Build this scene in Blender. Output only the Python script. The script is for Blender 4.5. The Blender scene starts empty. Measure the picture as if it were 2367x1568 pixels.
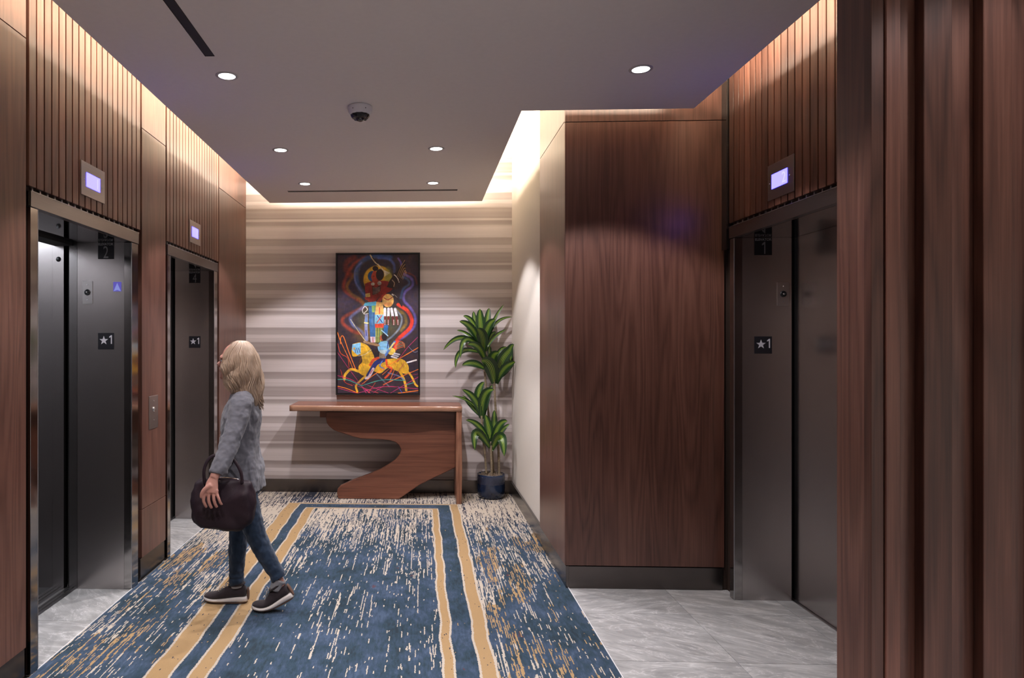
import bpy, bmesh, math, random
import numpy as np
from mathutils import Vector, Matrix

random.seed(7)
rng = np.random.RandomState(5)
C = bpy.context.scene.collection
PI = math.pi

# ------------------------------------------------------------------ camera, world, exposure
F, TH, EYE = 1578.0, math.atan(65 / 1578), 1.53
cam_d = bpy.data.cameras.new('camera'); cam = bpy.data.objects.new('camera', cam_d); C.objects.link(cam)
cam.location = (0, 0, EYE); cam.rotation_euler = (PI / 2, 0, TH)
cam_d.sensor_width = 36; cam_d.lens = 36 * F / 2367
cam_d.shift_x = (1183.5 - 906) / 2367; cam_d.shift_y = (793 - 784) / 2367
cam_d.clip_start = 0.05
bpy.context.scene.camera = cam
sc = bpy.context.scene
w = bpy.data.worlds.new('world'); sc.world = w; w.use_nodes = True
w.node_tree.nodes['Background'].inputs[0].default_value = (0.02, 0.02, 0.022, 1)
w.node_tree.nodes['Background'].inputs[1].default_value = 1.0
sc.view_settings.view_transform = 'Standard'; sc.view_settings.look = 'None'
sc.view_settings.gamma = 1; sc.view_settings.use_curve_mapping = False
sc.view_settings.exposure = 0.0
sc.cycles.use_denoising = True
sc.cycles.max_bounces = 8; sc.cycles.diffuse_bounces = 5; sc.cycles.glossy_bounces = 4
sc.cycles.sample_clamp_indirect = 6
sc.cycles.caustics_reflective = False; sc.cycles.caustics_refractive = False

DOWN_W, DOWN_COL = 98.0, (1.0, 0.94, 0.97)
COVE_W, COVE_COL = 15.0, (1.0, 0.86, 0.68)   # watts per metre of strip

ZS, ZU = 2.915, 3.40          # dropped ceiling underside, upper ceiling

def strip_light(name, a, b, facing, power):
    """LED strip in the cove: long thin area light from a to b (same z) shining towards facing"""
    a, b = Vector(a), Vector(b); L = (b - a).length
    d = bpy.data.lights.new(name, 'AREA'); d.shape = 'RECTANGLE'; d.size = L; d.size_y = 0.03
    d.energy = power * L; d.color = COVE_COL
    o = bpy.data.objects.new(name, d); C.objects.link(o); o.location = (a + b) / 2
    z = -Vector(facing).normalized(); x = (b - a).normalized(); y = z.cross(x)
    o.matrix_world = Matrix.Translation((a + b) / 2) @ Matrix((x, y, z)).transposed().to_4x4()
    return o
ZL = 3.048
strip_light('cove_strip', (-1.457, -2.2, ZL), (-1.457, 6.6, ZL), (-.55, 0, 1), COVE_W * 1.45)
strip_light('cove_strip', (-1.45, 6.672, ZL), (0.56, 6.672, ZL), (0, .6, 1), COVE_W * 1.6)
strip_light('cove_strip', (0.577, 6.62, ZL), (0.577, 4.13, ZL), (.6, 0, 1), COVE_W * 1.0)
strip_light('cove_strip', (0.62, 4.072, ZL), (1.56, 4.072, ZL), (0, .5, 1), COVE_W * 1.5)
strip_light('cove_strip', (1.588, 4.04, ZL), (1.588, 2.0, ZL), (.6, 0, 1), COVE_W * 1.5)

DOWN = [(-1.0, 3.50), (1.115, 3.50), (-1.0, 4.86), (0.115, 4.87), (-1.0, 5.90), (0.112, 5.915),
        (-1.0, 1.9), (1.55, 1.2), (0.115, 1.9), (-1.0, 0.3), (0.6, -.6), (-0.9, -1.6), (2.6, 0), (2.6, -1.8)]  # unseen lamps, added to light the foreground, column and ceiling
def spot(parent_loc, power):
    d = bpy.data.lights.new('downlight_beam', 'SPOT'); d.energy = power; d.color = DOWN_COL
    d.spot_size = math.radians(106); d.spot_blend = 0.22; d.shadow_soft_size = 0.03
    o = bpy.data.objects.new('downlight_beam', d); C.objects.link(o)
    return o

# ------------------------------------------------------------------ helpers
WL = {}
def at(px, py, Y):
    """world point at depth Y seen at pixel px, py of the photograph (camera at 0, 0, EYE)"""
    c, s = math.cos(TH), math.sin(TH)
    xc = (px - 906) / F; z = (793 - py) / F
    rx, ry = xc * c - s, xc * s + c
    t = Y / ry
    return Vector((rx * t, Y, EYE + z * t))

def setp(o, label=None, cat=None, group=None, kind=None):
    if label: o['label'] = label
    if cat: o['category'] = cat
    if group: o['group'] = group
    if kind: o['kind'] = kind
    return o
def empty(name, loc, label=None, cat=None, group=None, kind=None):
    o = bpy.data.objects.new(name, None); C.objects.link(o); o.location = loc
    o.empty_display_size = .1
    WL[o.name] = Vector(loc)
    return setp(o, label, cat, group, kind)
def link(name, me, mat, parent=None, smooth=False, origin=None):
    """link mesh me (vertices in world space); origin = object's own origin"""
    o = bpy.data.objects.new(name, me); C.objects.link(o)
    org = WL[parent.name] if parent is not None else Vector((0, 0, 0))
    own = Vector(origin) if origin is not None else org
    me.transform(Matrix.Translation(-own))
    o.location = own - org
    if parent is not None: o.parent = parent
    WL[o.name] = own
    if mat is not None: me.materials.append(mat)
    if smooth:
        me.polygons.foreach_set('use_smooth', [True] * len(me.polygons))
    return o
def from_bm(name, bm, mat, parent=None, smooth=False, origin=None):
    bmesh.ops.recalc_face_normals(bm, faces=bm.faces[:])
    me = bpy.data.meshes.new(name); bm.to_mesh(me); bm.free()
    return link(name, me, mat, parent, smooth, origin)
def bm_box(bm, x0, x1, y0, y1, z0, z1, bev=0.0):
    n0 = len(bm.verts)
    r = bmesh.ops.create_cube(bm, size=1)
    vs = r['verts']
    for v in vs:
        v.co = Vector(((x0 + x1) / 2 + v.co.x * (x1 - x0), (y0 + y1) / 2 + v.co.y * (y1 - y0), (z0 + z1) / 2 + v.co.z * (z1 - z0)))
    if bev:
        es = list({e for v in vs for e in v.link_edges})
        bmesh.ops.bevel(bm, geom=es, offset=bev, segments=1, affect='EDGES')
def box(name, x0, x1, y0, y1, z0, z1, mat, parent=None, bev=0.0, own=False):
    bm = bmesh.new(); bm_box(bm, x0, x1, y0, y1, z0, z1, bev)
    return from_bm(name, bm, mat, parent, origin=((x0 + x1) / 2, (y0 + y1) / 2, (z0 + z1) / 2) if own else None)
def boxes(name, lst, mat, parent=None, bev=0.0):
    bm = bmesh.new()
    for b in lst: bm_box(bm, *b, bev)
    return from_bm(name, bm, mat, parent)
def lathe(name, prof, center, axis, mat, parent=None, n=32, smooth=True, origin=None, cap=True):
    """prof: list of (r, t) revolved about axis (unit Vector) through center"""
    axis = Vector(axis).normalized(); u = axis.orthogonal().normalized(); v = axis.cross(u)
    bm = bmesh.new(); rings = []
    for r, t in prof:
        c = Vector(center) + axis * t
        if r < 1e-6: rings.append([bm.verts.new(c)])
        else: rings.append([bm.verts.new(c + (u * math.cos(a) + v * math.sin(a)) * r) for a in [2 * PI * i / n for i in range(n)]])
    for A, B in zip(rings, rings[1:]):
        for i in range(n):
            j = (i + 1) % n
            if len(A) == 1 and len(B) == 1: break
            if len(A) == 1: bm.faces.new((A[0], B[i], B[j]))
            elif len(B) == 1: bm.faces.new((A[i], A[j], B[0]))
            else: bm.faces.new((A[i], A[j], B[j], B[i]))
    if cap and len(rings[0]) > 1: bm.faces.new(rings[0])
    if cap and len(rings[-1]) > 1: bm.faces.new(rings[-1][::-1])
    o = from_bm(name, bm, mat, parent, origin=origin)
    if smooth:
        for p in o.data.polygons: p.use_smooth = len(p.vertices) <= 4
    return o
def tube_bm(bm, pts, radii, n=10, cap=True, flat=None):
    """tube along pts; radii floats or (ra, rb) pairs, ra along 'side' direction"""
    pts = [Vector(p) for p in pts]; rings = []
    prev = None
    for i, p in enumerate(pts):
        t = (pts[min(i + 1, len(pts) - 1)] - pts[max(i - 1, 0)])
        t = t.normalized() if t.length > 1e-9 else Vector((0, 0, 1))
        if flat is not None: u = Vector(flat) - t * t.dot(Vector(flat))
        elif prev is None: u = t.orthogonal()
        else: u = prev - t * t.dot(prev)
        u.normalize(); prev = u; v = t.cross(u)
        r = radii[i]; ra, rb = (r, r) if not isinstance(r, (tuple, list)) else r
        rings.append([bm.verts.new(p + u * ra * math.cos(a) + v * rb * math.sin(a)) for a in [2 * PI * k / n for k in range(n)]])
    for A, B in zip(rings, rings[1:]):
        for i in range(n):
            j = (i + 1) % n
            bm.faces.new((A[i], A[j], B[j], B[i]))
    if cap:
        bm.faces.new(rings[0][::-1]); bm.faces.new(rings[-1])
def ellip_bm(bm, c, r, rot=None, seg=20, rings=14):
    m = Matrix.Translation(Vector(c)) @ (rot.to_4x4() if rot is not None else Matrix.Identity(4)) @ Matrix.Diagonal((r[0], r[1], r[2], 1))
    bmesh.ops.create_uvsphere(bm, u_segments=seg, v_segments=rings, radius=1, matrix=m)
def spline(pts, n=6):
    pts = [Vector(p) for p in pts]; out = []
    P = [pts[0] * 2 - pts[1]] + pts + [pts[-1] * 2 - pts[-2]]
    for i in range(1, len(P) - 2):
        for k in range(n):
            t = k / n
            a, b, c, d = P[i - 1], P[i], P[i + 1], P[i + 2]
            out.append(0.5 * ((2 * b) + (c - a) * t + (2 * a - 5 * b + 4 * c - d) * t * t + (3 * b - a - 3 * c + d) * t ** 3))
    out.append(pts[-1]); return out
def lerp_list(vals, n):
    out = []
    for i in range(len(vals) - 1):
        for k in range(n):
            t = k / n; a, b = vals[i], vals[i + 1]
            if isinstance(a, tuple): out.append(tuple(x * (1 - t) + y * t for x, y in zip(a, b)))
            else: out.append(a * (1 - t) + b * t)
    out.append(vals[-1]); return out
def evaluated(o):
    dg = bpy.context.evaluated_depsgraph_get(); dg.update()
    return bpy.data.meshes.new_from_object(o.evaluated_get(dg))
def remeshed(name, bm, voxel, mat, parent, smooth_it=4, origin=None, disp=None):
    """union of closed pieces -> one continuous smooth skin"""
    bmesh.ops.recalc_face_normals(bm, faces=bm.faces[:])
    me = bpy.data.meshes.new('tmp'); bm.to_mesh(me); bm.free()
    t = bpy.data.objects.new('tmp', me); C.objects.link(t)
    m = t.modifiers.new('r', 'REMESH'); m.mode = 'VOXEL'; m.voxel_size = voxel; m.use_smooth_shade = True
    s = t.modifiers.new('s', 'SMOOTH'); s.factor = .5; s.iterations = smooth_it
    if disp:
        tex = bpy.data.textures.new('folds', 'CLOUDS'); tex.noise_scale = disp[1]; tex.noise_depth = 2
        d = t.modifiers.new('d', 'DISPLACE'); d.texture = tex; d.strength = disp[0]; d.mid_level = .5; d.texture_coords = 'LOCAL'
    res = evaluated(t); bpy.data.objects.remove(t)
    res.name = name
    return link(name, res, mat, parent, True, origin)
def text_mesh(txt, size, sx=1.0, bold=0.0, spacing=1.0):
    cu = bpy.data.curves.new('t', 'FONT'); cu.body = txt; cu.size = size; cu.align_x = 'CENTER'; cu.align_y = 'CENTER'
    cu.extrude = 0.0005; cu.offset = bold; cu.space_character = spacing; cu.resolution_u = 4
    o = bpy.data.objects.new('t', cu); C.objects.link(o)
    me = evaluated(o); bpy.data.objects.remove(o)
    co = np.array([v.co[:] for v in me.vertices])
    mid = (co.max(0) + co.min(0)) / 2
    me.transform(Matrix.Diagonal((sx, 1, 1, 1)) @ Matrix.Translation((-mid[0], -mid[1], 0)))
    return me
def digit_one(name, h, wd, st, center, y, mat, parent):
    """slim signage 1 facing the camera: stem with a short flag"""
    cx, cz = center; bm = bmesh.new(); x1 = cx + wd / 2
    pts = [(x1 - st, cz - h / 2), (x1, cz - h / 2), (x1, cz + h / 2), (x1 - st * .8, cz + h / 2), (x1 - wd, cz + h * .33), (x1 - wd, cz + h * .20), (x1 - st, cz + h * .29)]
    a = [bm.verts.new((x, y, z)) for x, z in pts]; b = [bm.verts.new((x, y + .001, z)) for x, z in pts]
    bm.faces.new(a); bm.faces.new(b[::-1])
    for i in range(len(pts)): j = (i + 1) % len(pts); bm.faces.new((a[i], b[i], b[j], a[j]))
    return from_bm(name, bm, mat, parent)
def place_text(name, txt, height, width, center, right, normal, mat, parent, bold=0.0):
    """text scaled to given height and width, centred, reading along 'right'"""
    me = text_mesh(txt, 1.0, 1, bold)
    co = np.array([v.co[:] for v in me.vertices]); sz = co.max(0) - co.min(0)
    r = Vector(right).normalized(); n = Vector(normal).normalized(); u = n.cross(r)
    M = Matrix.Translation(Vector(center)) @ Matrix((r, u, n)).transposed().to_4x4() @ Matrix.Diagonal((width / sz[0], height / sz[1], 1, 1))
    me.transform(M)
    return link(name, me, mat, parent)

# ------------------------------------------------------------------ node materials
class NT:
    def __init__(s, name):
        s.m = bpy.data.materials.new(name); s.m.use_nodes = True
        s.t = s.m.node_tree; s.b = s.t.nodes['Principled BSDF']; s.lk = s.t.links
    def n(s, typ, **kw):
        x = s.t.nodes.new(typ)
        for k, v in kw.items(): setattr(x, k, v)
        return x
    def con(s, a, b): s.lk.new(a, b)
    def val(s, sock, v):
        if hasattr(v, 'default_value') and not isinstance(v, (int, float)): s.con(v, sock)
        elif isinstance(v, bpy.types.NodeSocket): s.con(v, sock)
        else: sock.default_value = v
    def math(s, op, a, b=0.0, c=0.0, clamp=False):
        x = s.n('ShaderNodeMath', operation=op); x.use_clamp = clamp
        for i, v in enumerate((a, b, c)): s.val(x.inputs[i], v)
        return x.outputs[0]
    def comb(s, x, y, z):
        q = s.n('ShaderNodeCombineXYZ')
        for i, v in enumerate((x, y, z)): s.val(q.inputs[i], v)
        return q.outputs[0]
    def sep(s, v):
        q = s.n('ShaderNodeSeparateXYZ'); s.con(v, q.inputs[0]); return q.outputs
    def noise(s, vec, scale=1.0, detail=2.0, rough=.5, dist=0.0, color=False):
        q = s.n('ShaderNodeTexNoise'); s.con(vec, q.inputs['Vector']); q.inputs['Scale'].default_value = scale
        q.inputs['Detail'].default_value = detail; q.inputs['Roughness'].default_value = rough; q.inputs['Distortion'].default_value = dist
        return q.outputs['Color' if color else 'Fac']
    def ramp(s, fac, stops, interp='LINEAR'):
        q = s.n('ShaderNodeValToRGB'); q.color_ramp.interpolation = interp
        el = q.color_ramp.elements
        while len(el) > 1: el.remove(el[-1])
        el[0].position = stops[0][0]; el[0].color = (*stops[0][1], 1)
        for p, c in stops[1:]:
            e = el.new(p); e.color = (*c, 1)
        s.val(q.inputs[0], fac); return q.outputs[0]
    def mix(s, f, a, b, typ='MIX'):
        q = s.n('ShaderNodeMix', data_type='RGBA', blend_type=typ)
        s.val(q.inputs[0], f)
        for i, v in ((6, a), (7, b)):
            if isinstance(v, tuple): q.inputs[i].default_value = (*v, 1)
            else: s.con(v, q.inputs[i])
        return q.outputs[2]
    def scale(s, vec, sx, sy, sz):
        q = s.n('ShaderNodeMapping'); q.inputs['Scale'].default_value = (sx, sy, sz); s.con(vec, q.inputs[0]); return q.outputs[0]
    def coords(s, world=True):
        if world:
            return s.n('ShaderNodeNewGeometry').outputs['Position']
        return s.n('ShaderNodeTexCoord').outputs['Object']
    def bump(s, h, strength=.2, dist=.01):
        q = s.n('ShaderNodeBump'); q.inputs['Strength'].default_value = strength; q.inputs['Distance'].default_value = dist
        s.con(h, q.inputs['Height']); s.con(q.outputs[0], s.b.inputs['Normal'])
    def set(s, **kw):
        for k, v in kw.items():
            k = {'col': 'Base Color', 'rough': 'Roughness', 'metal': 'Metallic', 'spec': 'Specular IOR Level', 'emit': 'Emission Color',
                 'emits': 'Emission Strength', 'coat': 'Coat Weight', 'coatr': 'Coat Roughness', 'sheen': 'Sheen Weight', 'aniso': 'Anisotropic'}[k]
            if isinstance(v, bpy.types.NodeSocket): s.con(v, s.b.inputs[k])
            elif isinstance(v, tuple): s.b.inputs[k].default_value = (*v, 1)
            else: s.b.inputs[k].default_value = v
        return s.m
def plain(name, col, rough=.5, metal=0.0, **kw):
    t = NT(name); v = t.coords()
    nz = t.noise(v, 35, 3)
    c = t.mix(t.math('MULTIPLY', nz, .25), col, tuple(x * .75 for x in col))
    return t.set(col=c, rough=rough, metal=metal, **kw)
def glow(name, col, strength):
    t = NT(name); return t.set(col=(0, 0, 0), rough=.4, emit=col, emits=strength)

def walnut(name, dark, mid, light, axis=2, rough=.38, per_object=True, ring=34.0, vary=.35, spec=.5, ringw=.15):
    t = NT(name); g = t.coords()
    if per_object:
        oi = t.n('ShaderNodeObjectInfo').outputs
        add = t.n('ShaderNodeVectorMath', operation='ADD'); t.con(g, add.inputs[0])
        t.con(t.comb(t.math('MULTIPLY', oi['Random'], 37.0), t.math('MULTIPLY', oi['Random'], 91.0), t.math('MULTIPLY', oi['Random'], 53.0)), add.inputs[1])
        g = add.outputs[0]
    sq = [1, 1, 1]; sq[axis] = .07
    low = t.noise(t.scale(g, *[x * 7.5 for x in sq]), 1, 1.5, .45, .2)
    rings = t.math('SINE', t.math('MULTIPLY', low, ring * 2))
    rings = t.math('POWER', t.math('MULTIPLY_ADD', rings, .5, .5), .6)
    sf = [150, 150, 150]; sf[axis] = 3.0
    fib = t.noise(t.scale(g, *sf), 1, 3, .6)
    sb = [3.4, 3.4, 3.4]; sb[axis] = .25
    band = t.noise(t.scale(g, *sb), 1, 2, .5)
    f = t.math('ADD', t.math('MULTIPLY', rings, ringw), t.math('MULTIPLY', fib, .46))
    f = t.math('ADD', f, t.math('MULTIPLY', band, .62 - ringw))
    col = t.ramp(f, [(.30, dark), (.55, mid), (.80, light)])
    if per_object:
        r2 = t.math('FRACT', t.math('MULTIPLY', oi['Random'], 7.31))
        br = t.math('MULTIPLY_ADD', r2, vary, 1 - vary / 2)
        q = t.n('ShaderNodeVectorMath', operation='SCALE'); t.con(col, q.inputs[0]); t.con(br, q.inputs['Scale']); col = q.outputs[0]
    t.bump(fib, .06, .002)
    return t.set(col=col, rough=rough, spec=spec)

W_D, W_M, W_L = (.042, .017, .012), (.100, .042, .0295), (.165, .076, .053)
M = {}
M['walnut'] = walnut('walnut veneer', W_D, W_M, W_L, vary=.15, spec=.6, rough=.34)
M['slat'] = walnut('walnut slats', W_D, W_M, W_L, vary=.45, spec=.6, rough=.32)
M['slat_red'] = walnut('reddish walnut slats', (.04, .0165, .012), (.10, .041, .028), (.175, .078, .053), vary=.7, rough=.36)
M['table'] = walnut('oiled walnut slab', (.05, .017, .011), (.17, .062, .036), (.27, .11, .064), axis=0, vary=.08, ring=15, rough=.3, ringw=.12)
M['table_edge'] = walnut('pale walnut live edge', (.19, .095, .06), (.31, .165, .105), (.42, .24, .16), axis=0, vary=.05, ring=20, rough=.24)
M['table_leg'] = walnut('walnut leg', (.06, .022, .014), (.20, .085, .05), (.36, .18, .11), axis=2, vary=.05, ring=30, rough=.3)
M['void'] = plain('black recess', (.010, .009, .009), .8)
M['backing'] = plain('dark brown backing', (.035, .020, .014), .6)
M['paint'] = plain('cream wall paint', (.62, .58, .52), .75)
M['ceil'] = plain('ceiling paint', (.90, .845, .80), .9)
M['bronze'] = NT('dark bronze baseboard'); t = M['bronze']; M['bronze'] = t.set(col=(.12, .105, .10), metal=.9, rough=.24)

def steel(name, col, rough, axis=2, streak=.12):
    t = NT(name); g = t.coords()
    s_ = [260, 260, 260]; s_[axis] = 2.0
    fib = t.noise(t.scale(g, *s_), 1, 2, .6)
    c = t.mix(t.math('MULTIPLY', fib, .5), col, tuple(x * .7 for x in col))
    t.bump(fib, streak, .001)
    return t.set(col=c, metal=1.0, rough=rough)
M['steel'] = steel('brushed stainless steel', (.50, .465, .455), .27)
M['steel_face'] = steel('satin stainless frame', (.34, .325, .32), .27, axis=1)
M['jamb'] = steel('polished stainless jamb', (.40, .38, .37), .11, axis=2, streak=.03)
M['steel_plate'] = steel('satin faceplate', (.50, .47, .46), .33, axis=1)
M['mirror'] = plain('polished steel soffit', (.42, .40, .40), .05, 1.0)
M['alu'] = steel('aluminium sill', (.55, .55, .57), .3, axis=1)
M['chrome'] = plain('chrome', (.75, .75, .76), .1, 1.0)
M['rubber'] = plain('black plastic', (.012, .012, .013), .35)
M['sign'] = plain('black sign face', (.006, .006, .010), .45)
M['sign_grey'] = plain('grey sign lettering', (.30, .29, .30), .5)
M['sign_lt'] = plain('light grey lettering', (.50, .50, .52), .5)
M['sign_white'] = plain('white sign lettering', (.62, .61, .66), .5)
M['screen'] = glow('blue backlit screen', (.60, .53, 13.0), 1.0)
M['digit'] = glow('pale screen digit', (.76, .71, 13.0), 1.0)
M['lamp'] = glow('lamp lens', (1.0, .97, .95), 9.0)
M['arrow_back'] = glow('blue arrow lens', (.10, .08, .42), 1.0)
M['arrow'] = glow('pale arrow', (.22, .25, .62), 1.0)
M['trim_white'] = plain('white trim ring', (.6, .58, .57), .4)
M['slot'] = plain('dark diffuser slot', (.012, .014, .013), .5)
M['cam_white'] = plain('grey white camera housing', (.78, .78, .82), .45)
M['cam_lens'] = plain('smoked camera lens', (.02, .02, .02), .08, coat=1.0)
M['cab_light'] = glow('cab light lens', (.85, .9, 1.0), 6.0)
M['cab_panel'] = plain('pale cab panel', (.5, .5, .52), .35)

# striped wallcovering: one repeat traced as a ramp over z
def wallpaper():
    t = NT('striped wallcovering'); g = t.coords(); x, y, z = t.sep(g)
    wob = t.noise(t.comb(t.math('MULTIPLY', x, 1.3), 0.0, t.math('MULTIPLY', z, 18.0)), 1, 3, .6)
    zz = t.math('ADD', z, t.math('MULTIPLY_ADD', wob, .016, -.008))
    ph = t.math('FRACT', t.math('DIVIDE', t.math('SUBTRACT', 2.1426 + 4.556, zz), .4556))
    L, D, Mi = (.64, .585, .58), (.29, .245, .235), (.42, .365, .345)
    mid = lambda k: tuple(d + (l - d) * k for d, l in zip(D, L))
    c = t.ramp(ph, [(0, mid(.45)), (.006, mid(.12)), (.10, mid(.30)), (.150, mid(.30)), (.165, mid(.78)), (.235, mid(.85)), (.245, mid(.45)), (.26, mid(.72)),
                    (.325, mid(.55)), (.333, mid(.1)), (.40, mid(.25)), (.45, mid(.12)), (.52, mid(.22)), (.545, mid(-.02)), (.562, mid(.5)), (.60, mid(.85)),
                    (.612, mid(.25)), (.64, mid(.05)), (.70, mid(.2)), (.72, mid(.55)), (.745, mid(.85)), (.77, mid(1)), (.88, mid(.95)), (.93, mid(1)), (.985, mid(.95)), (1, mid(.5))])
    fine = t.noise(t.comb(t.math('MULTIPLY', x, 1.2), 3.0, t.math('MULTIPLY', z, 130.0)), 1, 3, .65)
    f = t.math('MULTIPLY_ADD', fine, .42, .79)
    q = t.n('ShaderNodeVectorMath', operation='SCALE'); t.con(c, q.inputs[0]); t.con(f, q.inputs['Scale'])
    return t.set(col=q.outputs[0], rough=.7)
M['wallpaper'] = wallpaper()

# stone tile
def stone():
    t = NT('grey veined stone tile'); g = t.coords()
    r = t.n('ShaderNodeObjectInfo').outputs['Random']
    add = t.n('ShaderNodeVectorMath', operation='ADD'); t.con(g, add.inputs[0])
    t.con(t.comb(t.math('MULTIPLY', r, 17.0), t.math('MULTIPLY', r, 9.0), r), add.inputs[1])
    rot = t.n('ShaderNodeMapping'); t.con(add.outputs[0], rot.inputs[0])
    t.con(t.comb(0.0, 0.0, t.math('MULTIPLY_ADD', r, 1.5, -.6)), rot.inputs['Rotation'])
    v = t.scale(rot.outputs[0], 1.6, 5.0, 1.0)
    warp = t.noise(v, 1.2, 5, .65, 1.2)
    vein = t.math('ABSOLUTE', t.math('SUBTRACT', warp, .5))
    vv = t.ramp(vein, [(0, (.85, .84, .84)), (.012, (.45, .445, .445)), (.07, (.32, .317, .32))])
    cloud = t.noise(v, 3.0, 6, .7, .6)
    c = t.mix(.62, vv, t.ramp(cloud, [(.30, (.185, .19, .19)), (.52, (.35, .357, .355)), (.72, (.56, .57, .565))]))
    t.bump(cloud, .05, .002)
    return t.set(col=c, rough=.42)
M['stone'] = stone()
M['edge'] = plain('bright edge strip', (.8, .8, .82), .35, .0)
M['grout'] = plain('pale grout', (.34, .335, .33), .8)
M['dark_mat'] = plain('dark cab floor', (.03, .03, .032), .6)

# carpet: bordered field of streaks, all in floor coordinates (metres)
def carpet():
    t = NT('patterned carpet'); g = t.coords(); x, y, z = t.sep(g)
    wob = t.noise(t.comb(t.math('MULTIPLY', x, .7), t.math('MULTIPLY', y, 2.2), 0.0), 1, 2, .6)
    jit = t.noise(t.comb(t.math('MULTIPLY', x, 90.0), t.math('MULTIPLY', y, 90.0), 4.0), 1, 2, .6)
    xw = t.math('ADD', x, t.math('MULTIPLY_ADD', wob, .05, -.025))
    xw = t.math('ADD', xw, t.math('MULTIPLY_ADD', jit, .016, -.008))
    # the border is a ring around a rectangle: inside(rect grown by e)
    def inside(xl, xr, yt):
        a = t.math('GREATER_THAN', xw, xl); b = t.math('LESS_THAN', xw, xr); c = t.math('LESS_THAN', y, yt)
        return t.math('MULTIPLY', t.math('MULTIPLY', a, b), c)
    ro = inside(-1.262, .366, 6.480); r1 = inside(-1.250, .354, 6.472); r2 = inside(-1.146, .288, 6.446); r2b = inside(-1.134, .276, 6.438)
    r3 = inside(-1.058, .168, 6.305); r3b = inside(-1.046, .157, 6.298); r4 = inside(-.974, .114, 6.276); r5 = inside(-.962, .103, 6.268)
    # thread columns about 6 mm wide, random streaks along y
    xj = t.math('ADD', x, t.math('MULTIPLY_ADD', jit, .012, -.006)); yj = t.math('ADD', y, t.math('MULTIPLY_ADD', jit, .016, -.008))
    col_i = t.math('FLOOR', t.math('DIVIDE', xj, .0052)); row_i = t.math('FLOOR', t.math('DIVIDE', yj, .007))
    s1 = t.noise(t.comb(t.math('MULTIPLY', col_i, .61), t.math('MULTIPLY', row_i, .0095), 1.0), 1, 2, .6)
    s2 = t.noise(t.comb(t.math('MULTIPLY', col_i, 3.7), t.math('MULTIPLY', row_i, .075), 7.0), 1, 1, .5)
    s3 = t.noise(t.comb(t.math('MULTIPLY', x, 1.6), t.math('MULTIPLY', y, .8), 9.0), 1, 2, .5)
    n = t.math('ADD', t.math('ADD', t.math('MULTIPLY', s1, .60), t.math('MULTIPLY', s2, .40)), t.math('MULTIPLY_ADD', s3, .30, -.15))
    # thresholds against distance: cream at the far end, thinning towards the camera
    def prof(stops):
        u = t.math('DIVIDE', y, 7.0, clamp=True)
        q = t.ramp(u, [(p / 7.0, (v, v, v)) for p, v in stops]); return q
    th_in = prof([(0, .600), (3.1, .598), (3.9, .592), (4.6, .578), (5.2, .555), (5.7, .51), (6.0, .485), (6.27, .46)])
    th_out = prof([(0, .572), (3.1, .566), (4.0, .558), (4.6, .548), (5.2, .515), (5.7, .465), (6.2, .455), (6.5, .48), (7.0, .48)])
    cream_in = t.math('GREATER_THAN', n, th_in); cream_out = t.math('GREATER_THAN', n, th_out)
    # gold threads mixed in outside the border near the camera
    s4 = t.noise(t.comb(t.math('MULTIPLY', x, 7.0), t.math('MULTIPLY', y, 2.0), 14.0), 1, 2, .5)
    goldness = t.math('GREATER_THAN', s4, prof([(0, .49), (4.2, .50), (5.0, .52), (5.6, .60), (6.2, .9), (7, .95)]))
    thr = t.noise(t.scale(g, 320, 320, 1), 1, 2, .6)
    mot = t.noise(t.scale(g, 5.5, 3.2, 1), 1, 4, .6); mot2 = t.noise(t.scale(g, 60, 14, 1), 1, 3, .7)
    mm = t.math('ADD', t.math('MULTIPLY', mot, .6), t.math('MULTIPLY', mot2, .4))
    blue = t.ramp(mm, [(.38, (.008, .022, .036)), (.46, (.015, .040, .064)), (.53, (.026, .052, .094)), (.62, (.050, .084, .145))])
    navy = (.012, .020, .045)
    rust = t.math('GREATER_THAN', t.noise(t.comb(t.math('MULTIPLY', x, 9.0), t.math('MULTIPLY', row_i, .03), 22.0), 1, 3, .7), .70)
    blue = t.mix(t.math('MULTIPLY', rust, .6), blue, (.10, .022, .022))
    cream = t.mix(thr, (.36, .31, .25), (.58, .515, .43)); gold = t.mix(thr, (.27, .17, .075), (.45, .30, .145))
    outc = t.mix(goldness, cream, gold)
    f_out = t.mix(cream_out, t.mix(prof([(0, .0), (5.6, 0.0), (6.2, 1.0), (7, 1.0)]), blue, navy), outc)
    f_in = t.mix(cream_in, blue, cream)
    fleck = t.math('LESS_THAN', t.noise(t.comb(t.math('MULTIPLY', col_i, .9), t.math('MULTIPLY', row_i, .13), 31.0), 1, 2, .5), .31)
    border_gold = t.mix(fleck, gold, navy)
    fleck2 = t.math('GREATER_THAN', t.noise(t.comb(t.math('MULTIPLY', col_i, 1.3), t.math('MULTIPLY', row_i, .08), 37.0), 1, 2, .5), .71)
    band_blue = t.mix(fleck2, blue, gold)
    c = t.mix(ro, f_out, cream); c = t.mix(r1, c, border_gold); c = t.mix(r2, c, cream); c = t.mix(r2b, c, band_blue)
    c = t.mix(r3, c, cream); c = t.mix(r3b, c, border_gold); c = t.mix(r4, c, cream); c = t.mix(r5, c, f_in)
    t.bump(thr, .5, .004)
    return t.set(col=c, rough=.95, spec=.1, sheen=.15)
M['carpet'] = carpet()

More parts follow.
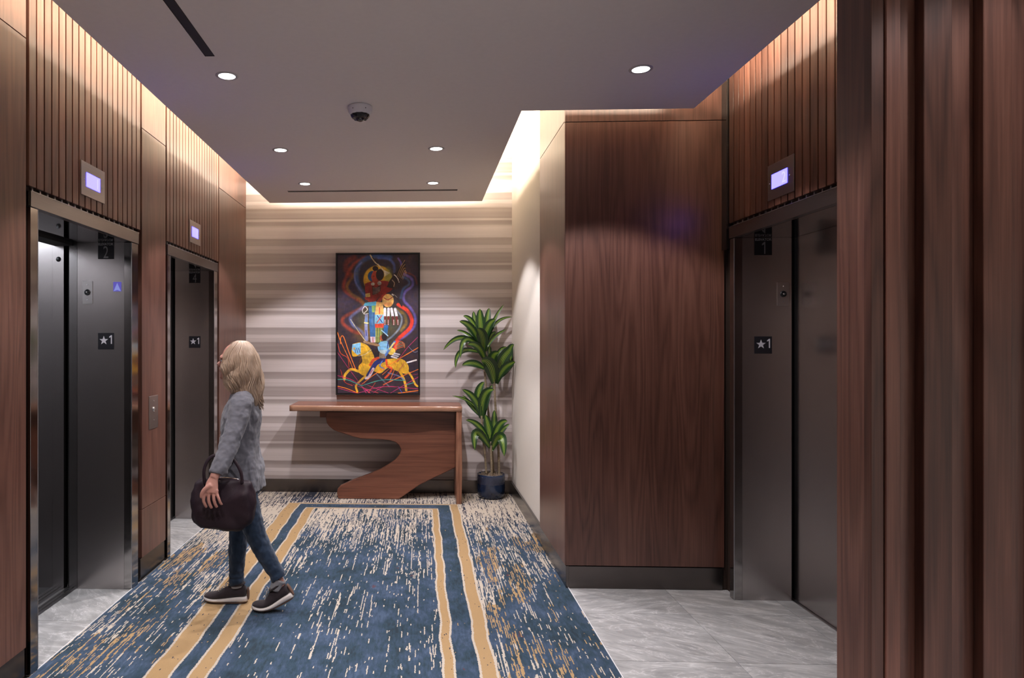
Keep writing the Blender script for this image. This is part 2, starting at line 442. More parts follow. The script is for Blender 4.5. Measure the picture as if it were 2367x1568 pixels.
# ------------------------------------------------------------------ room shell
LW, BW, RW, EW, NY = -1.79, 6.96, .93, 1.87, 4.29      # left wall, back wall, white wall, elevator wall (right), niche face
E1 = dict(s0=3.053, s1=4.306, f0=3.060, f1=4.262, o0=3.120, o1=4.166)
E2 = dict(s0=4.755, s1=6.000, f0=4.760, f1=5.952, o0=4.812, o1=5.865)
E3 = dict(s0=2.960, s1=4.220, f0=3.000, f1=4.195, o0=3.060, o1=4.140)
DX = 2.136                                            # plane of the closed landing doors
REAR = -2.6

floor = box('floor', -3.9, 4.0, REAR, 7.05, -.12, -.012, M['grout']); setp(floor, kind='structure')
carp = box('carpet', -1.785, .922, REAR, BW, -.012, .003, M['carpet'])
setp(carp, 'blue carpet with cream streaks and gold border bands running down the lobby', 'carpet')
ti = 0
def tile(x0, x1, y0, y1):
    g = .0015
    return box('tile', x0 + g, x1 - g, y0 + g, y1 - g, -.012, 0, M['stone'], floor, .0006, own=True)
xs = [.926, 1.518, 2.11, 2.70, 3.3, 4.0]
ys = [REAR, -2.0, -1.4, -.8, -.2, .4, .98, 1.57, 2.16, 2.745, 3.328, 3.91, 4.31]
for i in range(len(xs) - 1):
    for j in range(len(ys) - 1):
        if xs[i] > 2.0 and ys[j] > 1.9:
            if i == 2 and ys[j + 1] > 3.0: tile(xs[i], 2.215, ys[j], ys[j + 1])
            continue
        if i == 1 and ys[j] > 4.2: continue
        tile(xs[i], xs[i + 1], ys[j], ys[j + 1])
tile(-2.14, -1.787, E1['o0'], 3.68); tile(-2.14, -1.787, 3.68, E1['o1'])
tile(-2.14, -1.787, E2['o0'], 5.3); tile(-2.14, -1.787, 5.3, E2['o1'])
for k, (x0, x1, y0, y1) in enumerate([(.9215, .9255, 1.0, NY + .02), (-1.788, -1.784, E1['o0'], E1['o1']), (-1.788, -1.784, E2['o0'], E2['o1'])]):
    e = box('trim_%d' % (k + 1), x0, x1, y0, y1, -.012, .006, M['edge']); setp(e, kind='structure')

up = box('ceiling.001', -1.95, 4.0, REAR, 7.05, ZU, ZU + .1, M['paint']); setp(up, kind='structure')
# dropped ceiling (one slab with a notch around the white wall)
bm = bmesh.new()
outl = [(-1.485, REAR), (-1.485, 6.70), (.605, 6.70), (.605, 4.10), (1.615, 4.10), (1.615, REAR)]
lo = [bm.verts.new((x, y, ZS)) for x, y in outl]; hi = [bm.verts.new((x, y, ZS + .12)) for x, y in outl]
bm.faces.new(lo); bm.faces.new(hi[::-1])
for i in range(6):
    j = (i + 1) % 6; bm.faces.new((lo[i], hi[i], hi[j], lo[j]))
dc = from_bm('ceiling', bm, M['ceil']); setp(dc, kind='structure')

# backing walls
T = .12
wl = boxes('wall_left', [(-1.93, LW - .03, REAR, 3.045, 0, ZU), (-1.93, LW - .03, 3.045, 4.315, 2.24, ZU), (-1.93, LW - .03, 4.272, 4.752, 0, ZU),
                         (-1.93, LW - .03, 4.745, 6.01, 2.24, ZU), (-1.93, LW - .03, 5.958, 7.05, 0, ZU)], M['backing']); setp(wl, kind='structure')
wb = box('wall_back', -1.93, RW + .12, BW, BW + .1, 0, ZU, M['wallpaper']); setp(wb, kind='structure')
wr = box('wall_right', RW, RW + .10, NY + .025, BW, 0, ZU, M['paint']); setp(wr, kind='structure')
wn = box('wall_niche', RW, 2.1, NY + .025, NY + .12, 0, ZU, M['backing']); setp(wn, kind='structure')
we = boxes('wall_elevator', [(EW + .03, EW + .14, E3['s1'] + .002, NY + .1, 0, ZU), (EW + .03, EW + .14, 2.95, E3['s1'] + .01, 2.24, ZU), (EW + .03, EW + .14, 1.95, 2.995, 0, ZU)], M['backing']); setp(we, kind='structure')
wc = box('wall_column', 1.185, 4.0, 1.785, 1.925, 0, ZU, M['walnut']); setp(wc, kind='structure')
wf = box('wall_front', 3.9, 4.0, REAR, 1.80, 0, ZU, M['paint']); setp(wf, kind='structure')
wrr = box('wall_rear', -1.93, 4.0, REAR - .1, REAR, 0, ZU, M['paint']); setp(wrr, kind='structure')

# veneer panels: left piers (bottom at .14, joints .4 and 2.92)
def panels(parent, x0, x1, y0, y1, joints=(.455, 2.915), z0=.142, g=.0018):
    zs = [z0] + list(joints) + [ZU - .01]
    for a, b in zip(zs, zs[1:]):
        box('wood_panel', x0, x1, y0 + g, y1 - g, a + g, b - g, M['walnut'], parent, .0012, own=True)
for y0, y1 in ((REAR, -.9), (-.9, .4), (.4, 1.7), (1.7, 3.035)): panels(wl, LW - .028, LW, y0, y1, joints=(2.915,))
panels(wl, LW - .028, LW, 4.325, 4.738)
panels(wl, LW - .028, LW, 6.014, BW, joints=(2.915,))
panels(wr, RW - .028, RW, NY + .022, 5.19, joints=(2.915,))
panels(wn, RW - .028, EW + .005, NY, NY + .022, joints=(2.905,))
# baseboards
def baseb(name, lst):
    o = boxes(name, lst, M['bronze'], None, .001); setp(o, kind='structure')
baseb('baseboard_left', [(LW - .028, LW - .008, REAR, 3.035, .002, .140), (LW - .028, LW - .008, 4.325, 4.738, .002, .140), (LW - .028, LW - .008, 6.014, BW, .002, .140)])
baseb('baseboard_back', [(LW, RW, BW - .015, BW, .003, .135)])
baseb('baseboard_right', [(RW - .018, RW, 5.19, BW - .015, .003, .135), (RW - .022, RW - .004, NY + .004, 5.19, .003, .140)])
baseb('baseboard_niche', [(RW - .02, EW - .003, NY + .006, NY + .02, .001, .138)])
tr = box('trim_4', EW - .012, EW + .03, E3['s1'] + .004, NY, 2.10, ZU - .01, M['bronze']); setp(tr, kind='structure')

# column with upright battens (front at Y 1.75)
def vboard(name, x0, x1, y0, y1, parent, mat='slat_red', z0=.0, bev=.0015):
    return box(name, x0, x1, y0, y1, z0, ZU - .01, M[mat], parent, bev, own=True)
vboard('wood_panel', 1.160, 1.183, 1.752, 1.952, wc, 'walnut')
xb = lambda px: at(px, 700, 1.75).x
vboard('batten', xb(2017), xb(2047), 1.756, 1.784, wc)
vboard('batten', xb(2048.5), xb(2082), 1.750, 1.784, wc)
edges = [(2137, 2203), (2275, 2341), (2412, 2478), (2549, 2615), (2686, 2752)]
for a, b in edges: vboard('batten', xb(a), xb(b), 1.752, 1.784, wc)

# slatted transoms
def transom(parent, s0, s1, face_x, out, mat, n=19):
    pitch = (s1 - s0) / n; gap = .011; zb, zt = 2.253, ZU - .015
    me = None
    gx = (face_x - .026, face_x - .020) if out > 0 else (face_x + .020, face_x + .026)
    cl = boxes('gap_light_strips', [(gx[0], gx[1], s0 + i * pitch - .006, s0 + i * pitch + .006, 2.2285, 2.2535) for i in range(1, n)], M['alu'], parent); cl['kind'] = 'stuff'  # pale strips drawing the light that falls through the slat gaps
    for i in range(n):
        y0 = s0 + i * pitch + gap / 2; y1 = y0 + pitch - gap
        xa, xb_ = (face_x - .022, face_x) if out > 0 else (face_x, face_x + .022)
        if me is None:
            o = box('slat', xa, xb_, y0, y1, zb, zt, M[mat], parent, .0012, own=True); me = o.data; ref = o; ry = y0
        else:
            o = ref.copy(); C.objects.link(o); o.location.y += y0 - ry
transom(wl, E1['s0'], E1['s1'], LW, 1, 'slat'); transom(wl, E2['s0'], E2['s1'], LW, 1, 'slat'); transom(we, E3['s0'], E3['s1'], EW, -1, 'slat_red')

# ------------------------------------------------------------------ elevator entrances (structure)
def elevator(idx, E, side, open_=False):
    """side -1: opening in the left wall, +1: in the right wall"""
    fx = LW + .004 if side < 0 else EW - .006
    X = lambda d: fx + side * d            # d metres into the wall
    def bx(name, d0, d1, y0, y1, z0, z1, mat, parent, bev=0.0):
        a, b = sorted((X(d0), X(d1)))
        return box(name, a, b, y0, y1, z0, z1, M[mat], parent, bev)
    yc = (E['o0'] + E['o1']) / 2
    r = empty('door_%d' % idx, (fx, yc, 0), kind='structure')
    HT = 2.157
    dd = (2.136 if side < 0 else 2.204) - abs(fx)
    bx('head', -.004, .03, E['f0'], E['f1'], HT, 2.228, 'steel_face', r, .0015)
    for k, (y0, y1) in enumerate(((E['f0'] + .002, E['o0']), (E['o1'], E['f1'] - .004))):
        bx('jamb', 0, .05, y0, y1, 0, HT - .003, 'jamb', r, .001)
    bx('head_soffit', .03, dd + .03, E['o0'] - .02, E['o1'] + .02, HT - .001, HT + .03, 'mirror', r)
    bx('return_panel', .05, dd - .004, E['o1'], E['o1'] + .02, 0, HT - .002, 'steel', r)
    bx('return_panel', .05, dd - .004, E['o0'] - .02, E['o0'], 0, HT - .002, 'steel', r)
    bx('arris_highlight', -.001, .004, E['o1'] - .0045, E['o1'] - .0005, 0, HT - .004, 'alu', r, .0008)  # bright strips added to draw edge highlights on jambs and head
    bx('arris_highlight', -.001, .004, E['o0'] + .0005, E['o0'] + .0045, 0, HT - .004, 'alu', r, .0008)
    bx('arris_highlight', -.0065, -.0035, E['f0'] + .002, E['f1'] - .002, 2.2265, 2.2295, 'alu', r, .0006)
    if not open_:
        bx('door_panel', dd + .006, dd + .03, E['o0'] - .01, yc, 0.006, HT - .002, 'steel', r)
        bx('door_panel', dd + .018, dd + .042, yc - .02, E['o1'] + .01, 0.006, HT - .002, 'steel', r)
        bx('shaft_light_block', dd + .045, dd + .07, E['o0'] - .15, E['o1'] + .15, -.01, 2.4, 'void', r)  # black box added behind the doors to block stray light
        bx('sill', dd + .0, dd + .044, E['o0'], E['o1'], -.012, .003, 'alu', r)
    else:
        # landing sill, car sill, grooves; open car beyond
        a0 = .355
        bx('return_panel', dd + .0, dd + .05, E['o1'] + .004, E['o1'] + .03, 0, HT - .002, 'steel_face', r)
        sl = bx('sill', a0 - .005, a0 + .065, E['o0'], E['o1'] + .02, -.012, .001, 'alu', r)
        bx('sill_groove', a0 + .018, a0 + .030, E['o0'], E['o1'] + .02, .0005, .0016, 'void', r)
        bx('sill_groove', a0 + .046, a0 + .054, E['o0'], E['o1'] + .02, .0005, .0016, 'void', r)
        sl = bx('sill', a0 + .085, a0 + .165, E['o0'], E['o1'] + .02, -.012, .001, 'alu', r)
        bx('sill_groove', a0 + .105, a0 + .117, E['o0'], E['o1'] + .02, .0005, .0016, 'void', r)
        bx('sill_groove', a0 + .135, a0 + .143, E['o0'], E['o1'] + .02, .0005, .0016, 'void', r)
        bx('door_panel', .395, .418, E['o1'] + .025, 5.3, .006, HT + .05, 'void', r)
        bx('car_door_panel', a0 + .098, a0 + .12, E['o1'] + .02, 5.3, .006, HT + .05, 'steel', r)
        bx('car_column', .435, .507, E['o1'] + .004, E['o1'] + .05, 0, HT - .012, 'steel', r)
        q = lathe('sensor_cap', [(0, 0), (.014, 0), (.016, .003), (.016, .006)], (X(.468), E['o1'] + .000, 2.052), (0, 1, 0), M['rubber'], r, 20)
        bx('car_side_panel', .511, 1.95, E['o1'] + .010, E['o1'] + .06, 0, 2.30, 'steel', r)
        bx('car_rear_panel', 1.95, 1.99, 2.9, E['o1'] + .06, 0, 2.30, 'cab_panel', r)
        bx('car_near_panel', .511, 1.95, 2.9, 2.94, 0, 2.30, 'steel', r)
        bx('car_near_column', .435, .511, 2.9, E['o0'] + .02, 0, 2.3, 'steel', r)
        bx('car_ceiling', .435, 1.99, 2.9, E['o1'] + .06, 2.30, 2.34, 'cab_panel', r)
        bx('car_light', .75, 1.75, 3.2, 3.95, 2.285, 2.30, 'cab_light', r)
        bx('car_head', .38, .50, E['o0'] - .02, E['o1'] + .03, HT - .02, 2.32, 'void', r)
        bx('car_floor', a0 + .167, 1.99, 2.9, E['o1'] + .06, -.012, .0, 'dark_mat', r)
        bx('shaft_light_block', .36, .40, 2.8, E['o0'] - .02, 0, 2.4, 'void', r)
    return r
elevator(1, E1, -1, True); elevator(2, E2, -1); elevator(3, E3, 1)

# ------------------------------------------------------------------ signs, switches, displays, arrow
def star(cx, y, cz, R, mat, parent):
    bm = bmesh.new(); pts = []
    for k in range(10):
        a = PI / 2 + k * PI / 5; r = R if k % 2 == 0 else R * .40
        pts.append((cx + r * math.cos(a), cz + r * math.sin(a)))
    lo = [bm.verts.new((x, y, z)) for x, z in pts]; hi = [bm.verts.new((x, y + .001, z)) for x, z in pts]
    c0 = bm.verts.new((cx, y, cz))
    for k in range(10):
        j = (k + 1) % 10
        bm.faces.new((c0, lo[k], lo[j])); bm.faces.new((lo[k], hi[k], hi[j], lo[j]))
    return from_bm('star', bm, mat, parent)
def return_signs(n, digit, Y, where, d_arrow=None):
    """signs stuck on the return panel that faces the camera at depth Y; X positions from the photo at that depth"""
    x0, x1, ztop = n['x0'], n['x1'], 2.154
    y = Y
    p = empty('elevator_sign', ((x0 + x1) / 2, y, ztop - .05), 'black plate reading ELEVATOR %s atop the steel return, %s' % (digit, where), 'sign', 'elevator number plates')
    box('plate', x0, x1, y - .003, y - .0002, ztop - .103, ztop, M['sign'], p, .0005)
    cx = (x0 + x1) / 2
    place_text('lettering', 'ELEVATOR', .0150, (x1 - x0) * .93, (cx, y - .0036, ztop - .0105), (1, 0, 0), (0, -1, 0), M['sign_lt'], p, .008)
    if digit == '1': digit_one('number', .072, .019, .0062, (cx + .002, ztop - .060), y - .0040, M['sign_grey'], p)
    else: place_text('number', digit, .074, {'1': .017, '2': .031, '4': .034}[digit], (cx + (.003 if digit == '1' else 0), y - .0036, ztop - .060), (1, 0, 0), (0, -1, 0), M['sign_grey'], p)
    zc = n['zc']
    p = empty('floor_sign', (cx, y, zc), 'black square plate with white star and 1, %s' % where, 'sign', 'star one floor plates')
    w_ = (x1 - x0)
    box('plate', x0, x1, y - .003, y - .0002, zc - .051, zc + .051, M['sign'], p, .0005)
    star(x0 + w_ * .37, y - .0036, zc + .004, .029, M['sign_white'], p)
    digit_one('number', .054, .017, .0068, (x0 + w_ * .80, zc + .010), y - .0040, M['sign_white'], p)
def key_switch(x0, x1, z0, z1, Y, kx, kz, label):
    p = empty('key_switch', ((x0 + x1) / 2, Y, (z0 + z1) / 2), label, 'switch')
    box('faceplate', x0, x1, Y - .003, Y - .0002, z0, z1, M['steel_plate'], p, .0006)
    k = lathe('lock_cylinder', [(.0, 0), (.019, 0), (.019, .004), (.015, .007), (.011, .007), (.010, .004), (.006, .004), (.005, .009), (0, .0095)], (kx, Y - .002, kz), (0, -1, 0), M['rubber'], p, 28)
    lathe('key_plug', [(.0, 0), (.0055, 0), (.005, .003), (0, .0035)], (kx, Y - .011, kz), (0, -1, 0), M['chrome'], p, 16)
    for z in (z1 - .023, z0 + .024):
        lathe('screw', [(0, 0), (.0035, 0), (.0025, .0015), (0, .002)], (kx, Y - .003, z), (0, -1, 0), M['chrome'], p, 12)
def xpix(a, Y): return at(a, 700, Y).x
def zpix(p, Y): return at(250, p, Y).z
Y1, Y2, Y3 = E1['o1'], E2['o1'], E3['o1']
return_signs(dict(x0=xpix(227, Y1), x1=xpix(263.5, Y1), zc=at(245, 789, Y1).z), '2', Y1, 'open near left elevator')
return_signs(dict(x0=xpix(437, Y2), x1=xpix(463.5, Y2), zc=at(450, 791, Y2).z), '4', Y2, 'far left elevator behind the woman')
return_signs(dict(x0=xpix(1743.5, Y3), x1=xpix(1784, Y3), zc=at(1763, 798, Y3).z), '1', Y3, 'right hand elevator')
key_switch(xpix(191, Y1), xpix(214.3, Y1), at(200, 703, Y1).z, at(200, 650, Y1).z, Y1, xpix(202.5, Y1), at(200, 676, Y1).z, 'steel key switch plate on the return of the open left elevator')
key_switch(xpix(1796, Y3), xpix(1823, Y3), at(1810, 706.5, Y3).z, at(1810, 653, Y3).z, Y3, xpix(1810, Y3), at(1810, 680, Y3).z, 'steel key switch plate on the return of the right elevator')

# lit up-arrow on the first return
p = empty('direction_arrow', (at(271, 662, Y1).x, Y1, at(271, 662, Y1).z), 'small square blue lit up arrow beside the key switch at the open elevator', 'indicator')
ax0, ax1, az0, az1 = xpix(262, Y1), xpix(280.5, Y1), at(271, 674, Y1).z, at(271, 652, Y1).z
box('lens', ax0, ax1, Y1 - .0015, Y1 - .0002, az0, az1, M['arrow_back'], p)
bm = bmesh.new(); cx = (ax0 + ax1) / 2
vs = [bm.verts.new(q) for q in ((cx, Y1 - .002, az1 - .006), (ax1 - .002, Y1 - .002, az0 + .001), (cx, Y1 - .002, az0 + .009), (ax0 + .002, Y1 - .002, az0 + .001))]
bm.faces.new((vs[0], vs[1], vs[2])); bm.faces.new((vs[0], vs[2], vs[3]))
from_bm('arrow', bm, M['arrow'], p)

def display(side, y0, y1, z0, z1, sy0, sy1, sz0, sz1, digit, label):
    x = LW if side < 0 else EW; n = -side
    f = lambda a, b: tuple(sorted((x + n * a, x + n * b)))
    p = empty('floor_display', (x, (y0 + y1) / 2, (z0 + z1) / 2), label, 'display', 'elevator position displays')
    a, b = f(.0005, .006)
    box('faceplate', a, b, y0, y1, z0, z1, M['steel_plate'], p, .0008)
    a, b = f(.0055, .0075); s_ = box('screen', a, b, sy0, sy1, sz0, sz1, M['screen'], p)
    right = (0, 1, 0) if side < 0 else (0, -1, 0)
    cy = (sy0 + sy1) / 2 + (.045 if side < 0 else -.045)
    place_text('digit', digit, (sz1 - sz0) * .72, .007 if digit == '1' else .034, (x + n * .0082, cy, (sz0 + sz1) / 2), right, (n, 0, 0), M['digit'], s_)
    for yy in (sy0 - .022, sy1 + .022):
        lathe('screw', [(0, 0), (.004, 0), (.003, .0015), (0, .002)], (x + n * .006, yy, (sz0 + sz1) / 2 - .005), (n, 0, 0), M['chrome'], p, 12)
display(-1, 3.529, 3.797, 2.317, 2.497, 3.583, 3.738, 2.368, 2.444, '1', 'glowing display above the open near left elevator, showing 1')
display(-1, 5.225, 5.487, 2.317, 2.490, 5.278, 5.425, 2.366, 2.442, '1', 'glowing display above the far left elevator, smaller in view')
display(1, 3.490, 3.744, 2.290, 2.477, 3.548, 3.701, 2.345, 2.421, '2', 'glowing display showing 2 above the right elevator')

# call station on the left pier
p = empty('call_station', (LW, 4.513, 1.066), 'steel call plate with round button on the wooden pier between left elevators', 'call button')
box('faceplate', LW + .0005, LW + .004, 4.437, 4.588, .957, 1.176, M['steel_plate'], p, .0008)
lathe('button', [(0, 0), (.017, 0), (.017, .004), (.013, .008), (0, .0095)], (LW + .004, 4.510, 1.085), (1, 0, 0), M['chrome'], p, 24)
for z in (1.142, 1.012): lathe('screw', [(0, 0), (.0045, 0), (.0035, .0025), (0, .003)], (LW + .004, 4.512, z), (1, 0, 0), M['chrome'], p, 12)

# ------------------------------------------------------------------ ceiling fittings
names = ['nearest on the left, beside the long dark air slot', 'alone on the right, in front of the wood niche', 'in the middle of the left row',
         'in the right row of the corridor, farther from the painting', 'in the left row, closest to the painting wall', 'in the right row, closest to the painting wall',
         'added as fill ahead of the camera on the left, out of the frame', 'added to light the battened column, out of the frame', 'added as fill ahead of the camera in the middle, out of the frame', 'added as fill left of the camera, out of the frame', 'added as fill behind the camera, out of the frame', 'added as fill farthest to the rear, out of the frame', 'added as fill right of the camera, out of the frame', 'added as fill behind the camera on the right, out of the frame']
for (x, y), nm in zip(DOWN, names):
    p = empty('recessed_downlight', (x, y, ZS), 'round recessed ceiling light %s' % nm, 'ceiling light', 'recessed downlights')
    lathe('trim_ring', [(.043, 0), (.058, 0), (.058, .002), (.044, .004), (.043, 0.003)], (x, y, ZS), (0, 0, -1), M['trim_white'], p, 36, cap=False)
    lathe('lens', [(0, 0), (.043, 0), (.043, .0025), (0, .003)], (x, y, ZS), (0, 0, -1), M['lamp'], p, 32)
    s_ = spot(None, DOWN_W * {(1.55, 1.2): .35, (1.115, 3.50): .74, (0.6, -.6): 1.1, (2.6, 0): 1.0, (0.115, 1.9): .8}.get((x, y), 2.8 if y < 1 else 1)); s_.parent = p; s_.location = (0, 0, -.035)  # added lamps behind the camera run stronger as fill
p = empty('slot_diffuser', (-1.013, 2.3, ZS), 'long black air slot running along the ceiling at upper left', 'air diffuser')
box('blade', -1.034, -.992, 1.2, 3.252, ZS - .0012, ZS - .0002, M['slot'], p)
boxes('frame', [(-1.0365, -1.034, 1.2, 3.2545, ZS - .0022, ZS), (-.992, -.9895, 1.2, 3.2545, ZS - .0022, ZS), (-1.0365, -.9895, 3.252, 3.2545, ZS - .0022, ZS)], M['bronze'], p)
p = empty('slot_diffuser', (-.43, 6.2, ZS), 'thin black air slot across the ceiling in front of the striped wall', 'air diffuser')
box('blade', -1.206, .337, 6.175, 6.215, ZS - .0012, ZS - .0002, M['slot'], p)
boxes('frame', [(-1.208, .339, 6.1725, 6.175, ZS - .0022, ZS), (-1.208, .339, 6.215, 6.2175, ZS - .0022, ZS)], M['bronze'], p)
cx, cy = -.351, 3.99
p = empty('security_camera', (cx, cy, ZS), 'round multi lens dome security camera mounted on the ceiling', 'security camera')
lathe('housing', [(.066, 0), (.073, .004), (.074, .014), (.071, .020), (.070, .030), (.060, .047), (.054, .050)], (cx, cy, ZS), (0, 0, -1), M['cam_white'], p, 40)
lathe('bezel', [(.057, .045), (.056, .056), (.046, .068), (.026, .072), (0, .072)], (cx, cy, ZS), (0, 0, -1), M['rubber'], p, 12, smooth=False)
lathe('lens', [(.026, .070), (.026, .074), (.021, .082), (.011, .087), (0, .0885)], (cx, cy, ZS), (0, 0, -1), M['cam_lens'], p, 28)
for a in range(4):
    th = PI / 4 + a * PI / 2
    lathe('lens', [(.011, 0), (.010, .005), (.005, .008), (0, .009)], (cx + .041 * math.cos(th), cy + .041 * math.sin(th), ZS - .064), (math.cos(th) * .6, math.sin(th) * .6, -.8), M['cam_lens'], p, 14)
for a in (-PI / 2 - .55, -PI / 2 + .55, PI / 2):
    lathe('screw', [(.003, 0), (.003, .001), (0, .001)], (cx + .0705 * math.cos(a), cy + .0705 * math.sin(a), ZS - .027), (math.cos(a), math.sin(a), 0), M['rubber'], p, 8)

# ------------------------------------------------------------------ painting (flat print: colours on a fine canvas grid)
PW, PH = 407, 704
canvas = np.zeros((PH, PW, 3)) + np.array([44, 32, 42.0])
yy, xx = np.mgrid[0:PH, 0:PW]; XX = xx * 2 + 89.0; YY = yy * 2 + 81.0
def blend(mask, col): canvas[:] = canvas * (1 - mask[..., None]) + np.array(col, float) * mask[..., None]
def smoothpts(pts, n=8):
    return [(v.x, v.y) for v in spline([(a, b, 0) for a, b in pts], n)] if len(pts) > 2 else pts
def dist_poly(pts):
    d = np.full(XX.shape, 1e9)
    for (x0, y0), (x1, y1) in zip(pts, pts[1:]):
        dx, dy = x1 - x0, y1 - y0; L2 = dx * dx + dy * dy + 1e-9
        t = np.clip(((XX - x0) * dx + (YY - y0) * dy) / L2, 0, 1)
        d = np.minimum(d, np.hypot(XX - x0 - t * dx, YY - y0 - t * dy))
    return d
def stroke(pts, wd, col, a=1.0, soft=2.4, smooth=True):
    d = dist_poly(smoothpts(pts, 5) if smooth else pts)
    blend(np.clip((wd / 2 - d) / soft + .5, 0, 1) * a, col)
def poly(pts, col, a=1.0, smooth=False):
    if smooth: pts = smoothpts(pts + [pts[0]], 5)
    ins = np.zeros(XX.shape, bool); n = len(pts)
    for i in range(n):
        (x0, y0), (x1, y1) = pts[i], pts[(i + 1) % n]
        if y0 == y1: continue
        c = ((YY >= min(y0, y1)) & (YY < max(y0, y1))); xi = x0 + (YY - y0) * (x1 - x0) / (y1 - y0)
        ins ^= c & (XX < xi)
    blend(ins * a, col)
def ell(cx, cy, rx, ry, col, a=1.0, soft=.08):
    d = np.hypot((XX - cx) / rx, (YY - cy) / ry); blend(np.clip((1 - d) / soft, 0, 1) * a, col)
ell(200, 560, 160, 340, (52, 38, 62), .6, .8); ell(830, 500, 130, 420, (50, 36, 56), .6, .8)
ell(505, 760, 300, 260, (66, 64, 42), .95, .5); ell(505, 340, 300, 270, (48, 44, 48), .7, .6)
ell(370, 900, 150, 130, (120, 84, 26), .6, .8); ell(640, 1000, 200, 120, (70, 60, 34), .5, .8)
stroke([(260, 110), (190, 150), (170, 220), (220, 290)], 52, (118, 42, 32), .7, 26)
stroke([(360, 110), (250, 180), (180, 300), (150, 420), (230, 500), (330, 560), (350, 610), (260, 660), (160, 710), (140, 770), (230, 850), (320, 880)], 34, (138, 52, 34), .8, 22)
stroke([(300, 230), (230, 320), (185, 400), (220, 470), (310, 530), (360, 590)], 30, (120, 82, 34), .85, 18)
stroke([(620, 110), (500, 95), (380, 120), (310, 180), (280, 280), (300, 400), (370, 500)], 46, (52, 78, 122), .85, 24)
stroke([(330, 160), (270, 230), (265, 340), (320, 440), (385, 520)], 16, (92, 98, 150), .8, 10)
stroke([(500, 115), (600, 125), (655, 180), (660, 260)], 26, (66, 82, 140), .8, 14)
stroke([(380, 590), (300, 650), (220, 720), (250, 800), (330, 860), (370, 930)], 30, (98, 104, 146), .8, 18)
stroke([(700, 120), (730, 180), (700, 260)], 18, (92, 74, 142), .8, 10)
stroke([(760, 280), (835, 330), (840, 400), (770, 460), (755, 540), (820, 620), (868, 710), (860, 810), (790, 890), (700, 950)], 26, (92, 80, 152), .9, 14)
stroke([(720, 300), (790, 330), (810, 380), (750, 430), (725, 520)], 22, (58, 84, 122), .85, 14)
stroke([(770, 260), (860, 300), (885, 380)], 14, (110, 44, 34), .7, 10)
stroke([(700, 590), (790, 650), (835, 740), (820, 820), (750, 890), (690, 950), (665, 1040)], 36, (196, 52, 36), .95, 10)
stroke([(690, 640), (760, 690), (780, 770), (730, 850)], 30, (112, 92, 40), .8, 18)
stroke([(680, 640), (735, 720), (715, 820), (650, 900), (590, 950)], 18, (112, 124, 140), .85, 10)
ell(495, 335, 152, 150, (172, 132, 36)); ell(600, 300, 50, 110, (120, 120, 50), .8, .5); ell(440, 300, 48, 56, (34, 66, 108))
poly([(365, 375), (440, 352), (590, 350), (640, 400), (625, 450), (520, 500), (460, 560), (392, 548), (368, 450)], (128, 38, 28), smooth=True)
poly([(455, 240), (432, 285), (426, 318), (436, 326), (434, 340), (446, 356), (475, 385), (520, 370), (530, 280)], (140, 52, 34)); stroke([(447, 300), (462, 298)], 5, (30, 14, 14)); ell(516, 285, 42, 60, (34, 20, 18)); ell(470, 222, 30, 26, (34, 20, 18))
poly([(440, 398), (475, 420), (520, 390), (524, 470), (442, 490)], (32, 16, 20))
for k in range(6): stroke([(445, 412 + k * 13), (480, 420 + k * 12), (516, 410 + k * 13)], 3.6, (186, 162, 148), .95, 1.5)
ell(445, 379, 20, 17, (160, 160, 150)); ell(511, 371, 21, 21, (166, 164, 150))
stroke([(385, 520), (470, 510), (560, 450), (610, 420)], 44, (120, 34, 26), 1, 4); stroke([(500, 560), (530, 520), (570, 490)], 34, (140, 44, 28), 1, 4)
poly([(370, 478), (416, 470), (418, 508), (372, 512)], (196, 168, 92))
poly([(585, 410), (610, 350), (650, 290), (720, 200), (768, 135), (778, 210), (745, 300), (705, 352), (640, 425)], (34, 22, 20))
for k in range(5): stroke([(690 + k * 14, 300 + k * 8), (730 + k * 12, 200 + k * 14), (766 + k * 3, 140 + k * 40)], 5, (150, 118, 76), .9, 2)
for k in range(9): ell(660 + k * 6.5 - (k > 6) * 4, 288 + k * 8 * (.4 + k * .09), 5, 5, (216, 206, 190))
stroke([(640, 340), (662, 370), (655, 405)], 9, (170, 150, 130), .8, 4)
stroke([(418, 84), (460, 150), (500, 185), (560, 250)], 13, (186, 168, 132), 1, 3); stroke([(440, 110), (490, 170)], 8, (30, 24, 24))
for k in range(5): stroke([(560, 245), (565 + k * 12, 300 - k * 8)], 8, (206, 198, 180), .9, 3)
poly([(400, 570), (475, 560), (472, 970), (420, 972)], (44, 86, 134)); poly([(365, 570), (480, 555), (480, 600), (350, 600)], (74, 142, 168))
stroke([(440, 640), (436, 800)], 8, (80, 120, 160), .7); poly([(432, 600), (475, 596), (462, 668), (436, 664)], (118, 150, 82))
poly([(480, 560), (545, 566), (556, 690), (465, 690)], (204, 156, 84)); stroke([(512, 620), (512, 680)], 10, (180, 62, 40))
poly([(465, 690), (556, 690), (556, 782), (465, 782)], (112, 164, 188)); stroke([(490, 700), (540, 770)], 9, (40, 50, 120)); stroke([(535, 700), (486, 770)], 9, (190, 60, 40))
poly([(465, 782), (556, 780), (552, 825), (468, 825)], (192, 62, 36))
for k in range(6): stroke([(476 + k * 13, 825), (476 + k * 11, 970)], 8, ((150, 156, 74), (96, 120, 66))[k % 2], .95, 3)
poly([(555, 790), (602, 790), (590, 900), (552, 900)], (38, 92, 144)); poly([(418, 915), (470, 915), (470, 972), (424, 972)], (186, 168, 176)); stroke([(445, 920), (447, 970)], 6, (176, 50, 50))
stroke([(345, 670), (340, 640), (365, 605), (390, 640), (352, 680), (398, 680)], 7, (212, 208, 206), .95, 3)
